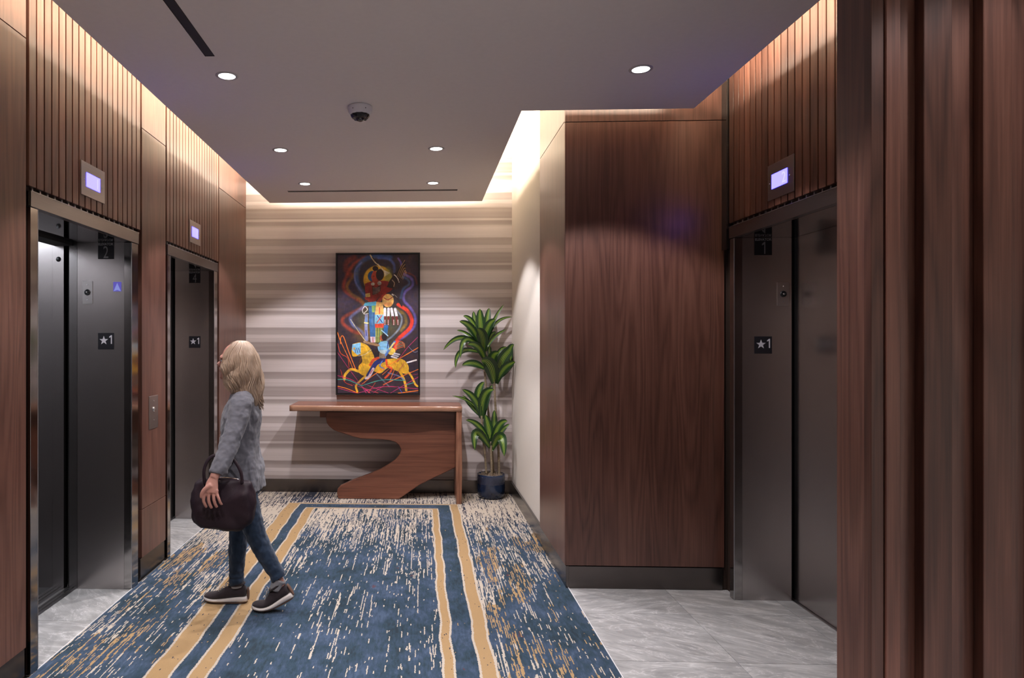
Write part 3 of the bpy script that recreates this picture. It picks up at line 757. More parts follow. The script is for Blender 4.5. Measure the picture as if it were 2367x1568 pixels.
stroke([(380, 700), (376, 800), (384, 945)], 32, (116, 122, 162), .95, 6); stroke([(378, 720), (378, 770)], 10, (70, 120, 170)); stroke([(376, 850), (380, 900)], 12, (60, 64, 120)); stroke([(362, 772), (394, 776)], 14, (190, 180, 120))
ell(597, 547, 60, 70, (216, 168, 92)); stroke([(558, 520), (595, 540), (640, 515)], 9, (150, 60, 40)); [stroke([(560, 575 + k * 12), (635, 570 + k * 12)], 5, (190, 76, 44), .8) for k in range(3)]
stroke([(640, 485), (665, 500), (685, 520)], 14, (210, 204, 196)); stroke([(660, 500), (700, 540), (735, 600)], 16, (28, 20, 22), .9)
for k, (a, b) in enumerate([(566, 566), (602, 600), (632, 655), (668, 697)]):
    stroke([(a, 632), ((a + b) / 2, 700)], 26, (206, 200, 206)); stroke([((a + b) / 2 + 1, 715), (b, 790)], 22, (92, 30, 30))
    for j in range(4): ell(b, 748 + j * 14, 4.5, 4.5, (220, 206, 200))
stroke([(222, 740), (300, 860), (370, 955)], 6, (206, 192, 140), .9, 3)
# horse and rider
horse = (196, 152, 40)
stroke([(380, 1280), (300, 1265), (225, 1245), (165, 1300), (160, 1345)], 26, horse); stroke([(400, 1290), (330, 1350), (275, 1410), (288, 1470)], 20, horse)
stroke([(700, 1240), (750, 1330), (772, 1400), (780, 1455)], 24, horse); stroke([(770, 1240), (830, 1310), (868, 1390), (892, 1415)], 20, horse)
poly([(240, 988), (320, 972), (400, 1010), (448, 1090), (480, 1150), (600, 1140), (700, 1132), (770, 1160), (805, 1225), (785, 1290), (690, 1262), (600, 1230), (520, 1285), (440, 1262), (380, 1312), (312, 1285), (302, 1215), (338, 1165), (320, 1095), (285, 1112), (242, 1112), (232, 1060)], horse, smooth=True)
for k in range(14): 
    a = 330 + k * 33; stroke([(a, 1180 + 20 * math.sin(k)), (a + 24, 1215 + 18 * math.cos(k * 2))], 6, ((150, 100, 24), (222, 184, 70))[k % 2], .6, 4)
stroke([(350, 1000), (390, 1060), (400, 1150)], 10, (222, 184, 70), .6, 5); stroke([(330, 1120), (310, 1180)], 10, (96, 58, 20), .8)
poly([(238, 992), (322, 972), (322, 1085), (290, 1100), (255, 1070), (235, 1045)], (112, 168, 202)); [stroke([(300 - k * 18, 1030), (316 - k * 22, 1078)], 6, (44, 58, 110)) for k in range(3)]; ell(257, 1034, 11, 11, (200, 150, 60))
stroke([(300, 1110), (370, 1090), (430, 1045)], 4, (210, 200, 170)); poly([(440, 1050), (520, 1030), (500, 1110), (460, 1112)], (36, 24, 28))
stroke([(420, 1200), (450, 1150), (500, 1130)], 26, (184, 66, 34)); stroke([(550, 1150), (480, 1180), (440, 1240), (400, 1310)], 46, (34, 40, 96)); stroke([(450, 1240), (405, 1320), (375, 1335)], 26, (196, 178, 184)); stroke([(440, 1250), (418, 1290)], 7, (170, 44, 48))
stroke([(540, 1160), (515, 1210), (560, 1240)], 10, (70, 110, 190)); stroke([(580, 1150), (590, 1210), (635, 1240), (600, 1300), (570, 1330)], 20, (196, 72, 34))
poly([(520, 965), (590, 960), (606, 1040), (560, 1090), (505, 1060), (495, 1000)], (112, 164, 196), smooth=True); [stroke([(520 + k * 12, 1050), (512 + k * 12, 1130)], 5, (206, 184, 140), .9) for k in range(6)]
stroke([(360, 965), (430, 985), (500, 1000)], 24, (146, 116, 86)); ell(538, 925, 26, 30, (140, 66, 44)); ell(560, 915, 28, 40, (30, 20, 24)); stroke([(535, 850), (596, 905)], 10, (160, 196, 216))
stroke([(600, 960), (590, 1030)], 9, (40, 50, 120)); ell(632, 1062, 42, 38, (212, 178, 74)); stroke([(575, 1100), (640, 1000), (665, 965)], 22, (70, 110, 180), .9); stroke([(610, 1040), (660, 975)], 12, (206, 178, 80)); [stroke([(660 - k * 14, 1082 + k * 16), (712 - k * 14, 1094 + k * 18)], 15, (206, 204, 214)) for k in range(3)]
for k in range(5): stroke([(670, 1000 + k * 10), (720 + k * 8, 960 + k * 14), (765, 985 + k * 10)], 7, ((206, 92, 40), (160, 130, 90))[k % 2], .85)
stroke([(790, 1175), (845, 1160), (880, 1150)], 15, (214, 208, 206)); stroke([(800, 1190), (860, 1230), (878, 1290)], 9, (34, 30, 46))
stroke([(480, 1290), (540, 1350), (610, 1420)], 12, (112, 122, 140), .7, 8); stroke([(600, 1280), (700, 1310), (760, 1350)], 12, (104, 124, 176), .8, 6)
OR, MG, TL, YL = (232, 118, 36), (170, 40, 92), (60, 150, 140), (208, 160, 60)
for pts, wd, cl in [([(88, 868), (120, 960), (200, 1130), (245, 1240)], 7, OR), ([(118, 985), (122, 920), (150, 915), (200, 1060), (270, 1240)], 8, OR), ([(330, 1400), (470, 1290), (690, 1150), (903, 1022)], 7, OR),
        ([(550, 1400), (700, 1330), (903, 1243)], 7, OR), ([(88, 1416), (180, 1440), (300, 1488)], 8, OR), ([(700, 1486), (903, 1458)], 9, OR),
        ([(90, 980), (120, 1080), (190, 1130), (205, 1220)], 7, (196, 64, 34)), ([(120, 1250), (160, 1370), (240, 1410)], 6, (190, 52, 34)), ([(620, 1350), (660, 1250)], 6, OR),
        ([(88, 1072), (190, 1220), (300, 1370), (380, 1488)], 5, MG), ([(88, 1308), (250, 1360), (420, 1488)], 7, MG), ([(88, 1432), (280, 1488)], 6, MG), ([(690, 1170), (780, 1040), (895, 918)], 6, MG),
        ([(620, 1486), (903, 1320)], 6, MG), ([(300, 1484), (560, 1420), (903, 1442)], 6, MG), ([(330, 1380), (480, 1440), (600, 1484)], 5, MG), ([(450, 1484), (640, 1340), (760, 1180)], 4, MG),
        ([(250, 1400), (500, 1486)], 4, (196, 60, 80)), ([(88, 1348), (190, 1352), (330, 1412)], 8, TL), ([(330, 1412), (540, 1352), (765, 1356)], 8, TL), ([(780, 1400), (860, 1378)], 7, TL),
        ([(540, 1300), (640, 1210), (720, 1120)], 4, OR), ([(800, 1010), (860, 1070), (895, 1060)], 5, (110, 120, 150)), ([(700, 1420), (740, 1484)], 5, (70, 90, 190)), ([(840, 1300), (903, 1290)], 4, MG), ([(400, 1484), (470, 1380)], 4, (200, 70, 50))]:
    stroke(pts, wd, cl, .95, 3)
def brush(sx, sy, amp):
    g = rng.normal(0, 1, (PH // sy + 3, PW // sx + 3)); fy = np.arange(PH) / sy; fx = np.arange(PW) / sx
    iy, ix = fy.astype(int), fx.astype(int); ty, tx = (fy - iy)[:, None], (fx - ix)[None]
    a = g[iy][:, ix] * (1 - tx) + g[iy][:, ix + 1] * tx; b = g[iy + 1][:, ix] * (1 - tx) + g[iy + 1][:, ix + 1] * tx
    return (a * (1 - ty) + b * ty) * amp
canvas *= (1 + brush(4, 12, .05) + brush(12, 6, .06) + brush(30, 30, .10))[..., None]
canvas += brush(14, 14, 5)[..., None] * np.array([1, .3, -.8])
canvas = np.clip(canvas, 2, 255) / 255.0
lin = np.where(canvas <= .04045, canvas / 12.92, ((canvas + .055) / 1.055) ** 2.4)

Yp = 6.905
pA, pB = at(776, 585, Yp), at(971, 914, Yp)
px0, px1, pz1, pz0 = pA.x, pB.x, pA.z, pB.z
paint = empty('framed_painting', ((px0 + px1) / 2, BW, pz0), 'tall colourful painting of a standing figure above a horse and rider, black frame', 'painting')
fw = .012
boxes('frame', [(px0, px0 + fw, Yp, BW - .002, pz0, pz1), (px1 - fw, px1, Yp, BW - .002, pz0, pz1), (px0 + fw, px1 - fw, Yp, BW - .002, pz0, pz0 + fw), (px0 + fw, px1 - fw, Yp, BW - .002, pz1 - fw, pz1),
                (px0 + fw, px1 - fw, BW - .03, BW - .025, pz0 + fw, pz1 - fw)], M['rubber'], paint)
cx0, cx1, cz0, cz1 = px0 + fw + .006, px1 - fw - .006, pz0 + fw + .006, pz1 - fw - .006
gx = np.linspace(cx0, cx1, PW); gz = np.linspace(cz1, cz0, PH)
vx = np.stack([np.tile(gx, PH), np.full(PW * PH, Yp + .008), np.repeat(gz, PW)], 1)
i0 = (np.arange(PH - 1)[:, None] * PW + np.arange(PW - 1)[None]).ravel()
quads = np.stack([i0, i0 + PW, i0 + PW + 1, i0 + 1], 1)
me = bpy.data.meshes.new('canvas'); me.vertices.add(len(vx)); me.vertices.foreach_set('co', vx.ravel())
me.loops.add(quads.size); me.loops.foreach_set('vertex_index', quads.ravel().astype(np.int32))
me.polygons.add(len(quads)); me.polygons.foreach_set('loop_start', np.arange(0, quads.size, 4, dtype=np.int32))
me.update(calc_edges=True); me.validate()
ca = me.color_attributes.new('paint', 'FLOAT_COLOR', 'POINT')
ca.data.foreach_set('color', np.concatenate([lin.reshape(-1, 3), np.ones((PW * PH, 1))], 1).astype(np.float32).ravel())
t = NT('painted canvas'); at_ = t.n('ShaderNodeAttribute'); at_.attribute_name = 'paint'
br = t.n('ShaderNodeVectorMath', operation='SCALE'); t.con(at_.outputs['Color'], br.inputs[0]); br.inputs['Scale'].default_value = 1.25
M['canvas'] = t.set(col=br.outputs[0], rough=.55)
link('canvas', me, M['canvas'], paint)
box('canvas_edge', cx0, cx1, Yp + .009, BW - .032, cz0, cz1, M['rubber'], paint)

# ------------------------------------------------------------------ console table
tb = empty('console_table', (-.42, 6.7, 0), 'walnut console table with live edge top, waterfall leg and sculpted curved panel', 'table')
def prism_xz(name, pts, y0, y1, mat, parent, bev=0.0):
    bm = bmesh.new()
    a = [bm.verts.new((x, y0, z)) for x, z in pts]; b = [bm.verts.new((x, y1, z)) for x, z in pts]
    bm.faces.new(a); bm.faces.new(b[::-1]); n = len(pts)
    for i in range(n):
        j = (i + 1) % n; bm.faces.new((a[i], b[i], b[j], a[j]))
    bmesh.ops.recalc_face_normals(bm, faces=bm.faces[:])
    if bev:
        es = [e for e in bm.edges if abs(e.verts[0].co.y - e.verts[1].co.y) < 1e-6]
        bmesh.ops.bevel(bm, geom=es, offset=bev, segments=3, affect='EDGES')
    return from_bm(name, bm, mat, parent)
# top: grid with wavy live front edge
YF = 6.47
tx0, tx1, tz0, tz1 = at(669, 951, YF).x, at(1068, 951, YF).x, at(800, 951.5, YF).z, at(800, 938.5, YF).z
bm = bmesh.new(); N = 48; secs = []
for i in range(N + 1):
    u = i / N; x = tx0 + (tx1 - tx0) * u
    wv = .004 * math.sin(u * 9) + .003 * math.sin(u * 23 + 1) + (-.012 * math.exp(-((u - .86) / .06) ** 2)) * -1
    yf = YF + wv; zt = tz1 - .004 * u
    bulge = .004 + .016 * max(0, u - .6)
    prof = [(yf + bulge, zt), (yf + .0005, zt - .006), (yf, zt - .024), (yf + .001, zt - .044), (yf + .005, tz0), (BW - .004, tz0), (BW - .004, zt)]
    secs.append([bm.verts.new((x, a, b)) for a, b in prof])
for A, B in zip(secs, secs[1:]):
    for k in range(7): bm.faces.new((A[k], A[(k + 1) % 7], B[(k + 1) % 7], B[k]))
bm.faces.new(secs[0]); bm.faces.new(secs[-1][::-1])
top = from_bm('tabletop', bm, M['table'], tb)
top.data.materials.append(M['table_edge'])
for p_ in top.data.polygons:
    if p_.center.y + 6.7 < YF + .03 and len(p_.vertices) == 4: p_.material_index = 1; p_.use_smooth = True
# waterfall leg (full depth slab)
lx0, lx1 = at(1055, 951, YF).x, at(1068, 951, YF).x
prism_xz('leg', [(lx0, 0.003), (lx1 - .004, .003), (lx1 + .002, .35), (lx1 - .002, .7), (lx1, tz0), (lx0, tz0), (lx0 - .002, .5)], YF + .006, BW - .03, M['table_leg'], tb, .004)
# sculpted panel traced at its own depth
YPn = 6.655
out = [(585, 268), (2128, 268), (2124, 930), (2060, 965), (1900, 1040), (1690, 1145), (1560, 1235), (1450, 1312), (1400, 1318), (745, 1312), (724, 1290), (715, 1240), (722, 1190), (755, 1150),
       (900, 1082), (1100, 1010), (1240, 950), (1340, 890), (1410, 840), (1460, 780), (1478, 720), (1455, 670), (1410, 632), (1340, 610), (1200, 597), (1000, 590), (900, 565), (790, 528), (680, 490), (620, 440), (592, 400), (583, 340)]
pz = [at(640 + a / 5.146, 900 + b / 5.146, YPn) for a, b in out]
pts2 = [(v.x, max(v.z, .004)) for v in pz]
prism_xz('curved_panel', pts2, YPn, YPn + .055, M['table'], tb, .006)
a, b = at(640 + 512 / 5.146, 900 + 262 / 5.146, YPn + .06), at(640 + 600 / 5.146, 900 + 336 / 5.146, YPn + .06)
box('cleat', a.x, b.x + .05, YPn + .057, BW - .02, b.z, tz0, M['table'], tb)

# ------------------------------------------------------------------ potted plant
t = NT('variegated leaf'); uv = t.n('ShaderNodeUVMap'); uv.uv_map = 'UVMap'; u_, v_, _ = t.sep(uv.outputs[0])
d = t.math('ABSOLUTE', t.math('SUBTRACT', u_, .5))
wb_ = t.noise(t.comb(t.math('MULTIPLY', u_, 3.0), t.math('MULTIPLY', v_, 4.0), 0.0), 1, 2)
st = t.ramp(t.math('ADD', d, t.math('MULTIPLY_ADD', wb_, .03, -.015)), [(0, (.014, .052, .010)), (.035, (.014, .055, .010)), (.045, (.38, .52, .045)), (.068, (.38, .52, .05)), (.080, (.016, .065, .010)), (.15, (.016, .062, .010)),
     (.160, (.22, .36, .03)), (.180, (.16, .30, .02)), (.195, (.012, .048, .010)), (.5, (.008, .032, .008))])
M['leaf'] = t.set(col=st, rough=.35, spec=.5)
t.b.inputs['Subsurface Weight'].default_value = 0.0
t = NT('ringed cane'); g = t.coords(); x_, y_, z_ = t.sep(g)
rg = t.math('SINE', t.math('MULTIPLY', z_, 420.0))
c = t.ramp(t.math('MULTIPLY_ADD', rg, .5, .5), [(0, (.10, .07, .04)), (.5, (.26, .20, .13)), (1, (.34, .28, .19))])
M['cane'] = t.set(col=c, rough=.8); 
t = NT('glazed blue pot'); g = t.coords(); x_, y_, z_ = t.sep(g)
ang = t.math('ARCTAN2', t.math('SUBTRACT', y_, 6.785), t.math('SUBTRACT', x_, .700))
row = t.math('FLOOR', t.math('DIVIDE', z_, .022))
au = t.math('MULTIPLY_ADD', row, .5, t.math('MULTIPLY', ang, 26 / (2 * PI)))
fu = t.math('SUBTRACT', t.math('FRACT', au), .5); fv = t.math('FRACT', t.math('DIVIDE', z_, .022))
rr_ = t.math('SQRT', t.math('ADD', t.math('MULTIPLY', fu, fu), t.math('MULTIPLY', t.math('MULTIPLY', fv, .6), t.math('MULTIPLY', fv, .6))))
sh_ = t.math('SINE', t.math('MULTIPLY', rr_, 28.0)); onb = t.math('MULTIPLY', t.math('GREATER_THAN', z_, .145), t.math('LESS_THAN', z_, .222))
pat = t.math('MULTIPLY', t.math('MULTIPLY_ADD', sh_, .5, .5), onb)
nz = t.noise(g, 14, 3)
c = t.mix(pat, t.ramp(nz, [(.3, (.006, .013, .035)), (.6, (.014, .030, .075))]), (.050, .055, .085))
t.bump(pat, .4, .003)
M['pot'] = t.set(col=c, rough=.16, coat=.5)
M['moss'] = plain('dried moss', (.24, .19, .14), .95)
PC = Vector((.700, 6.785, 0))
pl = empty('potted_plant', PC, 'tall striped leaf dracaena on four canes in a blue glazed pot beside the table', 'plant')
potr = .137
lathe('pot', [(0, .004), (potr * .80, .004), (potr * .90, .012), (potr * .96, .04), (potr * .995, .10), (potr, .20), (potr * .99, .232), (potr * .965, .238), (potr * .93, .232), (potr * .92, .19), (0, .19)], PC, (0, 0, 1), M['pot'], pl, 48)
bm = bmesh.new()
for k in range(260):
    a = random.random() * 2 * PI; r = potr * .86 * math.sqrt(random.random())
    c = PC + Vector((r * math.cos(a), r * math.sin(a), .215 + random.random() * .022)); d = Vector((random.uniform(-1, 1), random.uniform(-1, 1), random.uniform(-.3, .6))).normalized()
    q = c + d * random.uniform(.015, .03); m_ = (c + q) / 2 + Vector((random.uniform(-1, 1), random.uniform(-1, 1), 1)) * .006
    tube_bm(bm, [c, m_, q], [.0022, .003, .0018], 5)
bmesh.ops.create_cone(bm, cap_ends=True, segments=32, radius1=potr * .9, radius2=potr * .7, depth=.03, matrix=Matrix.Translation(PC + Vector((0, 0, .213))))
ms = from_bm('moss', bm, M['moss'], pl); ms['kind'] = 'stuff'
def cp(a, b, y): return at(1000 + a / 3.2, 690 + b / 3.2, y)
stems = [([(437, 1330, 6.72), (436, 1230, 6.72), (432, 1140, 6.73), (434, 1060, 6.73)], .011), ([(398, 1300, 6.76), (386, 1150, 6.77), (370, 1010, 6.77), (362, 870, 6.76)], .0105),
         ([(492, 1310, 6.80), (486, 1100, 6.82), (470, 880, 6.83), (460, 720, 6.81), (456, 600, 6.80)], .012), ([(452, 1300, 6.87), (432, 1050, 6.86), (408, 800, 6.86), (390, 600, 6.84), (378, 420, 6.82), (375, 300, 6.81)], .011)]
for pts, r in stems:
    P3 = spline([cp(*p) for p in pts], 14); bm = bmesh.new()
    tube_bm(bm, P3, [r * (1 + .10 * (i % 2)) * (1 - .15 * i / len(P3)) for i in range(len(P3))], 12)
    from_bm('cane', bm, M['cane'], pl, True)
leaves = [  # base, mid, tip in crop pixels, width, depth of tip relative to base, crown depth
 (6.80, (372,330), (352,190), (350,78), 66, .03), (6.80, (362,310), (318,200), (302,95), 46, .08), (6.80, (384,310), (404,160), (418,72), 46, .06), (6.80, (352,330), (300,165), (226,130), 36, .05),
 (6.80, (352,350), (292,205), (198,170), 48, -.08), (6.80, (380,350), (402,205), (464,156), 58, -.05), (6.80, (376,395), (372,270), (328,228), 74, -.13), (6.80, (340,350), (262,262), (180,236), 26, .10),
 (6.80, (356,370), (210,262), (80,382), 34, -.02), (6.80, (350,360), (232,275), (206,442), 40, -.10), (6.80, (352,400), (196,372), (170,516), 34, -.06), (6.80, (398,350), (444,170), (528,46), 24, .04),
 (6.80, (402,320), (464,165), (590,138), 22, .06), (6.80, (398,390), (440,290), (545,230), 26, .02), (6.80, (392,470), (342,345), (258,342), 50, -.10), (6.80, (366,380), (330,300), (262,232), 40, .09),
 (6.80, (400,360), (430,270), (470,250), 30, .09), (6.80, (358,420), (330,330), (290,300), 34, .07),
 (6.79, (457,632), (430,478), (360,466), 92, -.16), (6.79, (452,580), (432,432), (492,402), 64, -.06), (6.79, (470,632), (505,440), (636,340), 74, -.03), (6.79, (472,632), (530,500), (630,472), 52, -.12),
 (6.79, (462,575), (474,395), (552,362), 28, .05), (6.79, (385,520), (300,470), (218,496), 48, -.03), (6.79, (432,470), (418,385), (425,352), 30, .06), (6.79, (480,600), (600,480), (630,330), 34, .07),
 (6.76, (366,885), (328,705), (382,618), 60, .04), (6.76, (366,892), (372,705), (454,676), 62, -.10), (6.76, (356,885), (322,740), (218,674), 48, -.06), (6.76, (352,880), (292,762), (145,722), 20, .02),
 (6.76, (350,870), (280,785), (222,718), 32, .06), (6.76, (374,890), (402,725), (442,642), 40, .07),
 (6.73, (430,1110), (418,965), (388,860), 62, .02), (6.73, (440,1100), (456,955), (455,826), 48, .08), (6.73, (432,1110), (482,935), (554,908), 50, -.04), (6.73, (442,1110), (502,985), (570,930), 34, .06),
 (6.73, (424,1090), (352,935), (245,900), 40, -.02), (6.73, (422,1100), (312,955), (314,1126), 58, -.14), (6.73, (438,1118), (508,985), (530,1170), 66, -.17), (6.73, (444,1130), (430,1070), (400,1010), 40, .06)]
for cy_, b_, m_, t_, wpx, dy in leaves:
    B = cp(b_[0], b_[1], cy_); Tt = cp(t_[0], t_[1], min(cy_ + dy, 6.93))
    mx, my = 2 * m_[0] - (b_[0] + t_[0]) / 2, 2 * m_[1] - (b_[1] + t_[1]) / 2
    Md = cp(.5 * m_[0] + .5 * mx, .5 * m_[1] + .5 * my, min(cy_ + dy * .65 - .01, 6.93))
    n = 14; hw = wpx / 3.2 / 232 / 2 * 1.12
    bm = bmesh.new(); uvl = bm.loops.layers.uv.new('UVMap'); rows = []
    ctr = [B * (1 - s) ** 2 + Md * 2 * s * (1 - s) + Tt * s * s for s in [i / n for i in range(n + 1)]]
    for i, c in enumerate(ctr):
        s = i / n; tn = (ctr[min(i + 1, n)] - ctr[max(i - 1, 0)]).normalized()
        view = Vector((c.x, c.y, c.z - EYE)).normalized()
        side = tn.cross(view)
        if side.length < .2: side = tn.cross(Vector((0, 1, 0)))
        side.normalize(); nn = side.cross(tn).normalized()
        if nn.y > 0: nn = -nn
        wd = hw * (math.sin(PI * min(1, (s * .86 + .10))) ** .75) * (1 if s < .97 else .35)
        if s == 1: wd = .0006
        c = Vector((min(c.x, .925 - wd), min(c.y, 6.925), c.z))
        rows.append([(c + side * wd * q + nn * (-.30 * wd * (1 - abs(q)) ) , (q + 1) / 2, s) for q in (-1, -.5, 0, .5, 1)])
    V = [[bm.verts.new(q[0]) for q in r] for r in rows]
    for i in range(n):
        for k in range(4):
            f_ = bm.faces.new((V[i][k], V[i][k + 1], V[i + 1][k + 1], V[i + 1][k]))
            for lp, (a_, b2) in zip(f_.loops, ((i, k), (i, k + 1), (i + 1, k + 1), (i + 1, k))): lp[uvl].uv = (rows[a_][b2][1], rows[a_][b2][2])
    me = bpy.data.meshes.new('leaf'); bm.to_mesh(me); bm.free()
    link('leaf', me, M['leaf'], pl, True)

# ------------------------------------------------------------------ the woman walking to the left
def fabric(name, a, b, sc_, rough=.9, streak=(1, 1, 1), sheen=.2, bumps=.3):
    t = NT(name); g = t.coords(); nz = t.noise(t.scale(g, *[sc_ * s for s in streak]), 1, 4, .65)
    fine = t.noise(t.scale(g, 420, 420, 420), 1, 2, .5)
    c = t.mix(t.math('ADD', t.math('MULTIPLY', nz, .8), t.math('MULTIPLY', fine, .2), clamp=True), a, b)
    t.bump(fine, bumps, .002); return t.set(col=c, rough=rough, sheen=sheen, spec=.25)
M['skin'] = plain('skin', (.46, .225, .175), .5); M['skin'].node_tree.nodes['Principled BSDF'].inputs['Subsurface Weight'].default_value = .0
M['knit'] = fabric('grey knit cardigan', (.055, .055, .064), (.19, .19, .22), 14, streak=(1, 1, 3))
M['denim'] = fabric('blue denim', (.006, .013, .028), (.028, .052, .095), 26)
M['shoe'] = fabric('dark purple brown suede', (.010, .007, .009), (.032, .022, .026), 40)
M['sole'] = plain('off white rubber sole', (.55, .51, .48), .6)
M['outsole'] = plain('brown outsole', (.11, .055, .035), .7)
M['lace'] = plain('grey laces', (.35, .34, .34), .8)
M['sock'] = fabric('light grey sock', (.20, .20, .21), (.34, .34, .36), 60)
M['bagm'] = fabric('dark plum bag', (.006, .004, .006), (.032, .017, .025), 7, rough=.5, sheen=.0)
t = NT('wavy blonde hair'); g = t.coords(); hn = t.noise(t.scale(g, 90, 90, 9), 1, 3, .6); hb = t.noise(t.scale(g, 14, 14, 6), 1, 2, .5)
M['hair'] = t.set(col=t.mix(t.math('ADD', t.math('MULTIPLY', hn, .5), t.math('MULTIPLY', hb, .5)), (.20, .125, .075), (.66, .50, .37)), rough=.45)
M['eye'] = plain('eye white', (.6, .6, .6), .2); M['iris'] = plain('iris', (.05, .09, .12), .1)

YC = 3.93                                   # centre plane of the body; she walks towards -X
w_ = empty('person', (at(556, 1400, YC).x, YC, .003), 'blonde woman in grey cardigan and blue jeans walking left across the carpet', 'person')
P = lambda px, py, y=YC: at(px, py, y)
def limb(bm, pts, radii, n=16, sub=5, flat=None):
    tube_bm(bm, spline(pts, sub), lerp_list(radii, sub), n, flat=flat)
NEAR, FAR = 3.80, 4.06
# --- body skin: head, neck, trunk, arms, hands, legs as one surface
hc = P(546, 836)                             # head centre
def head_bm(bm, grow=0.0):
    ellip_bm(bm, hc + Vector((.010, 0, .022)), (.092 + grow, .074 + grow, .090 + grow))
    ellip_bm(bm, hc + Vector((-.040, 0, -.045)), (.052 + grow, .056 + grow, .072 + grow))
bm = bmesh.new(); head_bm(bm)
fx = hc.x - .082
ellip_bm(bm, (hc.x - .070, YC, hc.z + .022), (.024, .050, .022))                    # brow
ellip_bm(bm, (hc.x - .094, YC, hc.z - .016), (.021, .010, .017))                    # nose tip
tube_bm(bm, [(hc.x - .080, YC, hc.z + .016), (hc.x - .092, YC, hc.z - .002), (hc.x - .104, YC, hc.z - .020)], [.007, .008, .009], 10)
ellip_bm(bm, (hc.x - .089, YC, hc.z - .047), (.011, .022, .006)); ellip_bm(bm, (hc.x - .087, YC, hc.z - .058), (.011, .019, .006))   # lips
ellip_bm(bm, (hc.x - .078, YC, hc.z - .088), (.018, .022, .018))                    # chin
for s in (-1, 1):
    ellip_bm(bm, (hc.x - .058, YC + s * .036, hc.z - .028), (.026, .022, .026))     # cheeks
    ellip_bm(bm, (hc.x + .008, YC + s * .075, hc.z - .008), (.014, .006, .027))     # ears
limb(bm, [P(560, 850), P(562, 890), P(566, 925)], [.052, .050, .062])
# trunk
limb(bm, [P(566, 915), P(560, 960), P(556, 1010), P(556, 1060), P(560, 1100), P(562, 1125)], [(.12, .06), (.155, .085), (.13, .085), (.125, .082), (.155, .098), (.15, .095)], 22, flat=(0, 1, 0))
# near arm: elbow a little bent, hand in front of the bag
SH, EL, WR = P(556, 940, 3.775), P(528, 1034, 3.66), P(494, 1106, 3.575)
limb(bm, [P(562, 935, 3.85), SH, P(545, 985, 3.72), EL, P(510, 1072, 3.61), WR], [.05, .050, .042, .036, .032, .024])
# near hand: palm and five fingers, loosely curled
pc_ = P(489, 1128, 3.562)
limb(bm, [WR, P(490, 1120, 3.565), P(488, 1140, 3.558)], [(.024, .018), (.034, .015), (.038, .013)], 16, 5, flat=(1, 0, -.1))
fing = [(-.033, .076, .0092), (-.0115, .084, .0095), (.0105, .079, .0092), (.031, .062, .0084)]
base0 = P(488, 1142, 3.556)
for off, ln, r in fing:
    b0 = base0 + Vector((off, .002, .004 - abs(off) * .12))
    k1 = b0 + Vector((off * .28 + .002, -.004, -ln * .42)); k2 = k1 + Vector((.006, .006, -ln * .34)); k3 = k2 + Vector((.006, .009, -ln * .22))
    limb(bm, [b0 + Vector((0, 0, .02)), b0, k1, k2, k3], [r * 1.05, r, r * .97, r * .93, r * .85], 10, 3)
tb0 = P(481, 1124, 3.556)
limb(bm, [tb0 + Vector((.016, 0, .006)), tb0 + Vector((-.014, -.006, -.016)), tb0 + Vector((-.030, -.008, -.040)), tb0 + Vector((-.034, -.004, -.062))], [.015, .013, .0115, .0095], 10, 3)
# far arm hangs on the other side of the body, swung back
limb(bm, [P(562, 935, 4.00), P(556, 942, 4.085), P(566, 1000, 4.11), P(560, 1050, 4.12), P(540, 1100, 4.12), P(528, 1130, 4.11)], [.05, .048, .040, .034, .028, .022])
limb(bm, [P(530, 1126, 4.11), P(525, 1142, 4.11), P(521, 1158, 4.11)], [(.024, .016), (.034, .014), (.034, .012)], 14, 4, flat=(1, 0, 0))
for k in range(4):
    b0 = P(521, 1157, 4.11) + Vector((-.026 + k * .017, 0, 0)); limb(bm, [b0 + Vector((0, 0, .015)), b0, b0 + Vector((-.004, -.002, -.03)), b0 + Vector((-.001, -.012, -.058))], [.0085, .0082, .0078, .0065], 8, 3)
limb(bm, [P(524, 1138, 4.11), P(516, 1148, 4.10), P(512, 1160, 4.095)], [.012, .010, .008], 8, 3)
# legs inside the jeans and down to the ankles
HIPN, KNN, ANN = P(560, 1122, 3.862), P(590, 1232, 3.850), P(652, 1356, 3.855)
HIPF, KNF, ANF = P(558, 1110, 4.005), P(551, 1232, 3.995), P(546, 1372, 3.98)
limb(bm, [HIPN, KNN, P(628, 1305, 3.855), ANN], [.070, .044, .032, .022]); limb(bm, [HIPF, KNF, P(548, 1300, 3.985), ANF], [.070, .044, .032, .024])
body = remeshed('body', bm, .0042, M['skin'], w_, 2)
for s in (-1, 1):
    e_ = bmesh.new(); ellip_bm(e_, (hc.x - .0715, YC + s * .029, hc.z + .006), (.0115, .0125, .0110)); from_bm('eye', e_, M['eye'], w_, True)
    e_ = bmesh.new(); ellip_bm(e_, (hc.x - .0805, YC + s * .0295, hc.z + .006), (.0035, .0055, .0055)); from_bm('iris', e_, M['iris'], w_, True)
